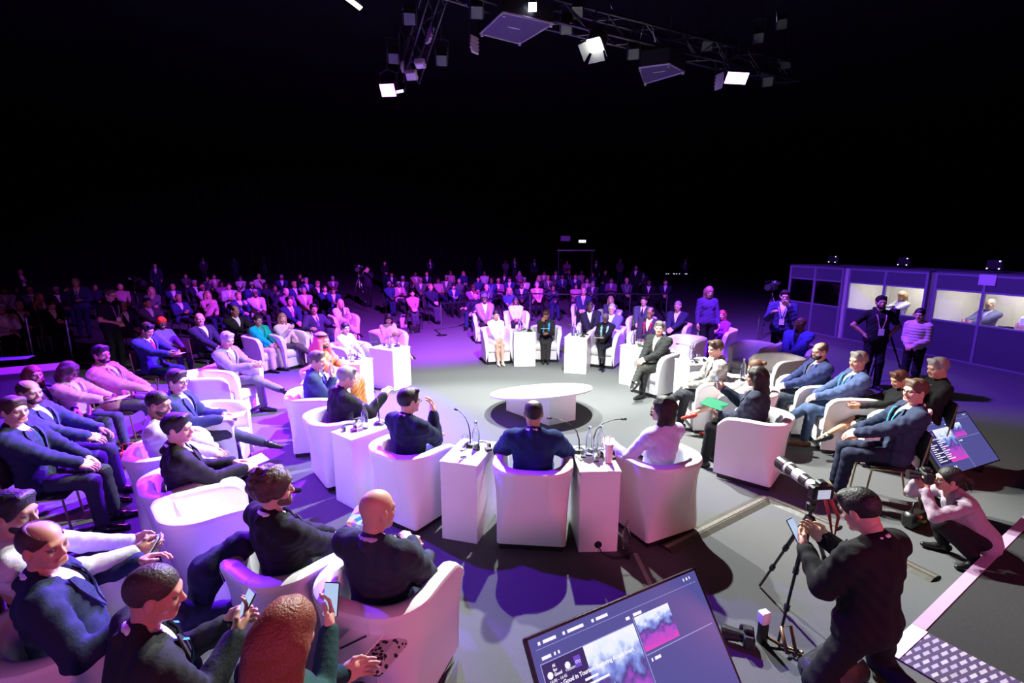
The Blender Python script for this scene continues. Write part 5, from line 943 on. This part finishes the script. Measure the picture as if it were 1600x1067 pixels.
for px, py, dx, lab, kw in ((1270, 458, .8, 'interpreter seated in the left half of the dim leftmost booth', dict(col=(.05, .04, .05), hair='short')), (1312, 472, .8, 'interpreter seated in the right half of the dim leftmost booth', dict(fem=True, top='blouse', col=(.3, .3, .35), hair='bob')),
                            (1386, 470, .8, 'interpreter seated in the middle booth hidden behind the black T-shirt', dict(fem=True, top='blouse', col=(.5, .5, .5), hair='long', hcol=BLH)), (1432, 478, .75, 'dark-haired woman interpreter in the middle booth by the window', dict(fem=True, top='blouse', col=(.4, .35, .4), hair='bun')),
                            (1497, 492, .6, 'bald white-bearded interpreter with a lanyard in the right booth', dict(col=(.10, .11, .16), shirt=(.5, .55, .7), hair='bald', hcol=GRH, beard=(.4, .38, .36), glasses=True)), (1592, 500, .62, 'interpreter in a white striped shirt bent over the desk in the right booth', dict(top='shirt', col=(.6, .62, .68), hair='bob', lean=-20))):
    f_ = {1270: (9.33, 16.05), 1312: (9.55, 15.1), 1386: (9.98, 13.7), 1432: (10.25, 12.85), 1497: (10.60, 11.75), 1592: (10.85, 10.75)}[px]
    person(lab, Vector((f_[0]+.75, f_[1]+.15, .0)), R(95), q=Q3, seat=.62, arms='hold', head=(6, 14), skin=LS, tcol=BLK, hcol=kw.pop('hcol', DKH), **kw)
for px, py, lab in ((1272, 403, 'left'), (1377, 409, 'middle'), (1507, 413, 'right')):
    f_ = {'left': (10.3, 15.9), 'middle': (10.9, 13.8), 'right': (11.3, 11.6)}[lab]; o = empty('wash_light', (f_[0]-.2, f_[1], 2.1), R(100), 'dark unlit-looking panel lamp with three dots above the %s booth' % lab, 'lamp')
    b = MB(); b.box((-.16, -.03, .08), (.16, .03, .30), .01); b.obj('housing', DMET, o); b = MB(); b.tube([(-.17, 0, .2), (-.17, 0, .0), (.17, 0, .0), (.17, 0, .2)], .01, 6); b.obj('yoke', DMET, o)
    b = MB(); [b.lathe([(.016, 0), (.016, .01)], 10, (x, z, .0)) for x, z in ((-.12, .10), (-.12, .27), (.13, .10))]; e_ = b.obj('indicator', mat('indicator_white', (.5, .5, .4), .4, 0, .02, 9, emit=(.9, .9, .7), es=1.6), o); e_.rotation_euler = (R(90), 0, 0); e_.location = (0, .045, 0)
# ------------------------------------------------------------------ background audience
def one_chair():
    b = MB(); b.m(0).box((-.23, -.22, .43), (.23, .23, .48), .02).box((-.22, -.27, .55), (.22, -.235, .88), .015); b.m(1)
    for s_ in (-1, 1): b.tube([(s_*.235, .24, 0), (s_*.235, .20, .44), (s_*.235, -.20, .46), (s_*.225, -.26, .86)], .012, 6).tube([(s_*.235, -.28, 0), (s_*.235, -.18, .45)], .012, 6)
    return b.mesh('conference_chair', [MATS['black_fabric'], DMET])
BGC = one_chair()
FAR = Vector((0, 0, -50)); TP = []
for kw in (dict(arms='lap', hair='short'), dict(arms='clasp', hair='crop'), dict(arms='cross', hair='short', legs='cross'), dict(arms='hold', hair='short', head=(0, 22)), dict(fem=True, top='blouse', arms='lap', hair='long', legs='cross'), dict(fem=True, top='sweater', arms='hold', hair='bob', head=(0, 20)), dict(fem=True, top='blouse', arms='chinR', hair='long'), dict(top='shirt', arms='lap', hair='bald', lanyard=(.5, .4, .6)), dict(arms='chinL', hair='short', legs='crossL'), dict(fem=True, top='sweater', arms='clasp', hair='tail', legs='close')):
    TP.append(person('x', Vector((0, 0, 0)), 0, q=.020, seat=.54, **kw)[0])
TS = [person('x', Vector((0, 0, 0)), 0, q=.020, stand=True, **kw)[0] for kw in (dict(arms='foldS', lean=0, badge=True, lanyard=(.5, .4, .6)), dict(arms='down', lean=0), dict(arms='front', lean=0, top='shirt'))]
PLACED = []
USED = set(); rb = random.Random(11)
OW = 'first second third fourth fifth sixth seventh eighth ninth tenth eleventh twelfth thirteenth fourteenth fifteenth sixteenth seventeenth eighteenth nineteenth twentieth twenty-first twenty-second twenty-third twenty-fourth'.split()
PAL = [((.02, .02, .05), 'dark suit'), ((.03, .04, .14), 'blue suit'), ((.10, .10, .12), 'grey jacket'), ((.5, .45, .5), 'pale top'), ((.012, .012, .015), 'black jacket'), ((.25, .08, .25), 'purple top'), ((.45, .22, .28), 'pink top'), ((.06, .05, .10), 'dark top')]
def recolor(o, c):
    n = o.name.split('.')[0]
    if n in ('jacket', 'blouse', 'sweater', 'shirt', 'dress') and not (n == 'shirt' and any(k.name.startswith('jacket') for k in o.parent.children)): m = cloth(c['top'])
    elif n == 'hair': m = hairm(c['hair'])
    elif n == 'trousers': m = cloth(c['leg'])
    elif n == 'person': m = skinm(c['skin'])
    else: return
    s = o.material_slots[0]; s.link = 'OBJECT'; s.material = m
def bgp(tmpl, pos, yaw, label, group, c, sc):
    if tmpl.name not in USED: USED.add(tmpl.name); o = tmpl
    else: o = copy_tree(tmpl)
    o.matrix_world = Matrix.Translation(pos) @ Matrix.Rotation(yaw, 4, 'Z') @ Matrix.Scale(sc, 4); tag(o, label, 'person', group); recolor(o, c)
    for ch in o.children: recolor(ch, c)
    return o
def bgrow(pts, where, group, standing=False, tgt=None, zh=None, over=None):
    pts = sorted(pts)
    for i, pt in enumerate(pts):
        px, py = pt[:2]; v = pt[2] if len(pt) > 2 else None; sc = rb.uniform(.95, 1.04); zz = zh or (1.62 if standing else 1.24); p = P(px, py, zz*sc); t = tgt or TC; yaw = yaw_to(p, t)+rb.uniform(-.25, .25)
        pc = PAL[v] if v is not None else rb.choice(PAL); c = dict(top=pc[0], hair=rb.choice([DKH, DKH, BRH, GRH, BLH]), leg=rb.choice([BLK, NAVY, (.05, .05, .07)]), skin=rb.choice([LS, LS, MS, BS, DS]))
        tm = rb.choice(TS if standing else TP)
        lab = 'person in a %s, %s from left, %s' % (pc[1], OW[i], where)
        dv = Vector((p.x, p.y, 0)).normalized()
        for _ in range(12):
            if all((p.x-a)**2+(p.y-c_)**2 > .29 for a, c_ in PLACED): break
            p = p+dv*.22
        PLACED.append((p.x, p.y))
        bgp(tm, Vector((p.x, p.y, 0)), yaw, lab, group, c, sc)
        if not standing:
            ch = link('conference_chair', BGC, loc=(p.x, p.y, 0), rot=(0, 0, yaw)); tag(ch, 'chair under the %s person from left, %s' % (OW[i], where), 'chair', 'chairs of the audience')
bgrow([(609, 443, 1), (624, 444, 6), (645, 457, 6), (675, 447, 0), (709, 446, 1), (740, 448, 5), (761, 449, 7), (796, 453, 1), (815, 444, 0), (840, 444, 6), (865, 448, 0), (900, 445, 6), (926, 442, 7)], 'front row, centre block', 'front row of the centre audience block')
bgrow([(629, 434), (657, 437), (686, 437, 6), (697, 434), (717, 438, 2), (747, 435), (767, 437, 1), (779, 439, 5), (796, 435, 1), (820, 436), (841, 433), (857, 434, 2), (879, 431), (899, 431), (917, 437, 6), (955, 437, 5), (980, 437), (1014, 440, 4), (1040, 440, 0)], 'second row, centre block', 'second row of the centre audience block')
bgrow([(612, 428), (650, 427), (667, 427), (705, 425), (725, 426), (757, 426), (788, 427), (812, 426), (850, 425), (868, 425), (890, 424), (908, 425), (926, 427), (945, 425), (1005, 426)], 'rear row, centre block', 'rear row of the centre audience block')
bgrow([(601, 410, 4), (672, 406, 0), (749, 403, 0), (790, 408, 2), (804, 405, 0), (835, 407, 0), (876, 406, 4), (886, 409, 5), (932, 408, 4), (969, 407, 2), (994, 417, 4)], 'standing behind centre block', 'people standing behind the centre block', True)
bgrow([(31, 424, 4), (242, 415, 0), (317, 405, 7), (366, 405, 0), (412, 402, 4)], 'standing behind left block', 'people standing behind the left block', True)
bgrow([(282, 464, 1), (327, 459, 6), (375, 461, 1), (401, 457, 3), (431, 448, 0), (450, 454, 5), (476, 453, 6), (509, 450, 1), (521, 452, 1)], 'front row, left block', 'front row of the left audience block')
bgrow([(270, 447), (306, 441), (318, 448), (346, 442), (358, 446), (394, 444), (416, 446), (462, 443), (480, 437), (497, 442, 4)], 'second row, left block', 'second row of the left audience block')
bgrow([(290, 430), (325, 434), (335, 431), (375, 433), (405, 431), (440, 432), (470, 430), (520, 434)], 'rear row, left block', 'rear row of the left audience block')
bgrow([(6, 452, 3), (26, 450), (48, 452), (66, 462), (90, 452), (150, 446), (190, 447), (237, 452, 2)], 'rear row, far left', 'rear row at the far left')
bgrow([(32, 476, 4), (62, 474, 7), (82, 474, 4), (196, 476, 0), (235, 472, 2), (4, 480, 3)], 'front row, far left', 'front row at the far left')
p = P(741, 466, 1.0); _, inf = person('man in a dark T-shirt sitting low beside the flat cap, holding a camera', Vector((p.x, p.y, 0)), yaw_to(p, TC)-.5, seat=.38, q=Q3, top='tshirt', col=(.02, .015, .05), tcol=NAVY, arms='restR', hair='short', hcol=(.15, .03, .04), skin=LS)
for t_ in TP+TS:
    if t_.name not in USED:
        for c in list(t_.children): bpy.data.objects.remove(c)
        bpy.data.objects.remove(t_)
# technicians' desk far behind
p = P(1062, 428, .75); o = empty('technical_desk', (p.x, p.y, 0), 0, 'dark technical desk with small lights far behind the audience', 'desk'); b = MB(); b.box((-1.2, -.4, .70), (1.2, .4, .75)); b.obj('desktop', BLACK, o)
for x in (-1.1, 1.1): b = MB(); b.box((x-.03, -.35, 0), (x+.03, .35, .70)); b.obj('leg', BLACK, o)
b = MB(); [b.box((x, -.2, .75), (x+.06, -.15, .79)) for x in (-1.0, -.85, -.5, -.45, -.3, -.1, .3, .4)]; b.obj('console_lights', mat('console_white', (.5, .5, .5), .4, 0, .02, 9, emit=(.8, .8, 1), es=1.2), o)
bgrow([(1071, 413, 7)], 'behind the technical desk', 'people at the technical desk', True, zh=1.3)
# small bright screen on the far gantry
p = PD(905, 377, 25.5); o = empty('projection_tower', (p.x, p.y, p.z), 0, 'small lit unit on the dark tower far behind the audience', 'lamp'); b = MB(); b.box((-.02, -.05, -.06), (.32, .0, .06)); b.obj('lit_panel', mat('tower_white', (.5, .5, .5), .4, 0, .02, 9, emit=(.85, 1, 1), es=3), o)
b = MB(); b.box((-1.1, -.05, -.48), (.8, .4, -.42)); b.obj('shelf', DMET, o); b = MB(); b.box((-.95, -.1, .0), (-.45, .3, .28), .03); b.obj('projector', mat('violet_grey', (.15, .12, .2), .5, 0, .1, 9), o)
b = MB(); [b.tube([(x, .2, -.45), (x, .2, -p.z)], .03, 6) for x in (-1.0, .7)]; b.obj('tower_legs', DMET, o)
# ------------------------------------------------------------------ lighting truss overhead
MTR = mat('truss_aluminium', (.05, .05, .055), .4, .7, .2, 20)
def truss(a, c, label, s=.16):
    a = Vector(a); c = Vector(c); o = empty('lighting_truss', a, 0, label, 'truss'); d = c-a; L = d.length; xd = d.normalized(); yd = Vector((0, 0, 1)).cross(xd).normalized(); zd = xd.cross(yd); q = lambda x, y, z: xd*x+yd*y+zd*z
    for y, z in ((-s, -s), (s, -s), (s, s), (-s, s)): b = MB(); b.tube([q(0, y, z), q(L, y, z)], .025, 8); b.obj('chord', MTR, o, True)
    b = MB(); n = int(L/.4)
    for y0, z0, y1, z1 in ((-s, -s, s, -s), (s, -s, s, s), (s, s, -s, s), (-s, s, -s, -s)):
        for i in range(n): t = i*L/n; t2 = (i+1)*L/n; e = i % 2; b.tube([q(t, *((y0, z0) if e else (y1, z1))), q(t2, *((y1, z1) if e else (y0, z0)))], .011, 5)
    b.obj('lattice', MTR, o); return o
T1 = truss(PD(560, -70, 8.4), PD(840, 18, 9.2), 'aluminium truss running left over the ring'); T2 = truss(PD(840, 18, 9.2), PD(1245, 118, 11.6), 'aluminium truss running right towards the dark end lamps'); T3 = truss(PD(690, -40, 9.4), PD(640, 120, 11.0), 'short truss carrying the left violet lamp')
def fixture(name, px, py, y, tgt, label, size=(.22, .16, .30), face=None, es=0, barn=False, body=DMET, yoke=True, up=.7):
    p = PD(px, py, y); o = empty(name, p, 0, label, 'stage light'); d = (Vector(tgt)-p).normalized(); o.rotation_euler = d.to_track_quat('Z', 'Y').to_euler(); w_, h_, L = size
    b = MB(); b.box((-w_/2, -h_/2, -L), (w_/2, h_/2, 0), .02); sharp(b.obj('housing', body, o)); b = MB(); [b.box((-w_/2*1.04, -h_/2*1.04, -L+L*(.08+k*.2)), (w_/2*1.04, h_/2*1.04, -L+L*(.15+k*.2))) for k in range(4)]; b.obj('cooling_fins', body, o)
    if face: b = MB(); b.box((-w_/2*.95, -h_/2*.95, .0), (w_/2*.95, h_/2*.95, .012)); b.obj('lens', mat('lamp_face_%d_%d' % (face[0]*100, face[1]*100), (.5, .5, .5), .3, 0, .02, 9, emit=face, es=es), o)
    if barn:
        ml = mat('barn_door', (.30, .31, .30), .5, .2, .05, 9)
        for k in range(4): b = MB(); s = w_/2; b.add([(-s*.8, s, 0), (s*.8, s, 0), (s*1.25, s*1.7, s*1.3), (-s*1.25, s*1.7, s*1.3), (-s*.8, s+.004, -.004), (s*.8, s+.004, -.004), (s*1.25, s*1.7+.005, s*1.3-.004), (-s*1.25, s*1.7+.005, s*1.3-.004)], [(0, 1, 2, 3), (7, 6, 5, 4), (0, 4, 5, 1), (1, 5, 6, 2), (2, 6, 7, 3), (3, 7, 4, 0)]); q = b.obj('barn_door', ml, o); q.rotation_euler = (0, 0, k*math.pi/2)
    if yoke: iv = o.rotation_euler.to_matrix().inverted(); g = iv @ Vector((0, 0, up)); b = MB(); b.tube([(-w_/2-.02, 0, -L/2), Vector((-w_/2-.03, 0, -L/2))+g*.4, g*.55, Vector((w_/2+.03, 0, -L/2))+g*.4, (w_/2+.02, 0, -L/2)], .012, 6); b.tube([g*.5, g], .016, 6); b.obj('yoke', DMET, o)
    return o
fixture('fresnel_lamp', 930, 70, 9.0, (-1.2, 5.2, 0), 'blazing white lamp with open barn doors on the truss', (.24, .24, .3), (.95, 1, .94), 9, True)
fixture('fresnel_lamp', 552, 4, 8.2, (1.5, 7, 0), 'white lamp cut by the top edge of the picture, with a light strip', (.40, .07, .2), (1, 1, .9), 3, False, mat('lamp_grey', (.25, .25, .27), .5, .2, .1, 20))
fixture('led_wash_lamp', 606, 141, 10.6, (-3.4, 4, 1.2), 'violet glowing lamp at the left end of the truss', (.30, .24, .16), (.62, .12, 1), 14)
fixture('led_wash_lamp', 1151, 122, 10.6, (5.4, 3.6, 1.0), 'violet glowing lamp at the right end of the truss', (.46, .22, .16), (.62, .22, 1), 12)
fixture('led_wash_lamp', 624, 143, 10.6, (-5, 6, 3.2), 'thin lit edge beside the left violet lamp', (.22, .05, .1), (.9, .7, 1), 2.5)
fixture('profile_lamp', 832, 11, 8.8, (0, 2, 1.2), 'small lamp with a white-blue beam above the dark panel unit', (.13, .13, .3), (.75, .75, 1), 10)
gm = mat('pale_enamel', (.42, .38, .46), .5, 0, .1, 20)
for px, py, y, tg, lab, sz in ((600+68, 68, 9.6, (-3, 8, 0), 'grey tapered lamp cover tilted left of the truss centre', (.13, .05, .30)), (742, 84, 9.6, (.1, 9, -8), 'grey tapered lamp cover hanging straight left of the dark panel unit', (.20, .04, .30)), (1122, 140, 10.4, (3.0, 10, -6), 'grey tapered lamp cover hanging under the right violet lamp', (.20, .04, .30)), (656, 104, 10.0, (-2, 8, 2), 'ribbed grey lamp above the left violet lamp', (.18, .14, .12)), (642, 120, 10.2, (-2.5, 6, 2), 'pale round-backed lamp beside the left violet lamp', (.20, .16, .12)), (628, 110, 10.2, (-2.5, 6, 1), 'slim pale lamp bracket left of the ribbed lamp', (.04, .14, .20))):
    fixture('stage_lamp', px, py, y, tg, lab, sz, body=gm, up=1.3)
for px, py, y, lab in ((615, 92, 10.4, 'dark lamp above the left violet lamp'), (690, 95, 10.2, 'dark lamp right of the ribbed grey lamp'), (885, 45, 9.3, 'silver lamp body left of the blazing white lamp'), (902, 20, 9.3, 'bright-edged lamp above the blazing white lamp'), (990, 85, 9.8, 'dark lamp between the blazing lamp and the right panel unit'), (1105, 72, 10.6, 'round dark lamp with a pale band before the right violet lamp'), (1185, 60, 11.0, 'dark lamp above the right violet lamp'), (1200, 128, 11.2, 'dark lamp with a violet end right of the right violet lamp'), (1222, 38, 11.4, 'dark lamp at the far right end of the truss'), (1228, 100, 11.5, 'lowest dark lamp at the far right end of the truss'), (745, 20, 8.8, 'dark lamp on the truss left of the dark panel unit'), (640, 30, 9.0, 'dark lamp at the upper left of the truss')):
    fixture('moving_head_lamp', px, py, y, (px/1600*6-3, 3, 0), lab, (.22, .22, .34))
def panelunit(q4, y, label):
    pts = [PD(x, yy, y+dy) for (x, yy), dy in zip(q4, (.35, .0, -.35, 0))]; c = sum(pts, Vector())/4; z = c.z; pts = [Vector((p.x, p.y, z))-c for p in [P(x, yy, z) for x, yy in q4]]; o = empty('projector', c, 0, label, 'projector')
    b = MB(); b.prism([(p.x, p.y) for p in pts][::-1], 0, .28); b.obj('housing', BLACK, o); b = MB(); b.prism([(p.x*.97, p.y*.97) for p in pts][::-1], -.004, .0); b.obj('bottom_plate', mat('projector_shell', (.06, .05, .10), .45, 0, .1, 12), o)
    b = MB(); P4 = [p*1.04 for p in pts]; b.tube(P4+[P4[0]], .018, 6); b.obj('rigging_frame', mat('frame_pale', (.35, .33, .4), .4, .3, .1, 9), o); b = MB(); [b.tube([P4[k], P4[k]+Vector((0, 0, .8))], .01, 5) for k in range(4)]; b.obj('suspension', DMET, o)
    b = MB(); e1 = (pts[1]-pts[0]).normalized(); cc = Vector((0, 0, -.004)); b.box((-.11, -.012, -.006), (.11, .012, -.001), 0, Matrix.Rotation(math.atan2(e1.y, e1.x), 4, 'Z')); b.obj('maker_plate', PAPER, o)
    b = MB(); [b.lathe([(.025, -.05), (.025, 0)], 8, (p.x*.98, p.y*.98, 0)) for p in pts]; b.obj('feet', mat('bright_foot', (.7, .7, .65), .3, .5, .05, 9), o); return o
panelunit([(787, 20), (862, 37), (812, 67), (752, 52)], 9.2, 'dark flat projector slung under the truss centre, left of the blazing lamp'); panelunit([(1000, 106), (1045, 100), (1068, 112), (1008, 130)], 10.2, 'dark flat projector slung under the truss right of the blazing lamp')
for pts, lab in (([(1000, 62), (1006, 38), (1018, 36), (1024, 66)], 'looped pale cable above the right projector'), ([(950, 0), (957, 14)], 'short pale cable above the blazing lamp'), ([(1212, 0), (1214, 34)], 'thin vertical cable at the far right end of the truss'), ([(790, 0), (789, 18)], 'yellow strap above the left projector')):
    b = MB(); b.tube([PD(x, y_, 9.9) for x, y_ in pts], .035 if 'yellow' in lab else .008, 6); tag(b.obj('cable' if 'cable' in lab else 'strap', mat('yellow_webbing', (.6, .5, .02), .6, 0, .1, 20) if 'yellow' in lab else CHR, smooth=True), lab, 'cable' if 'cable' in lab else 'strap')
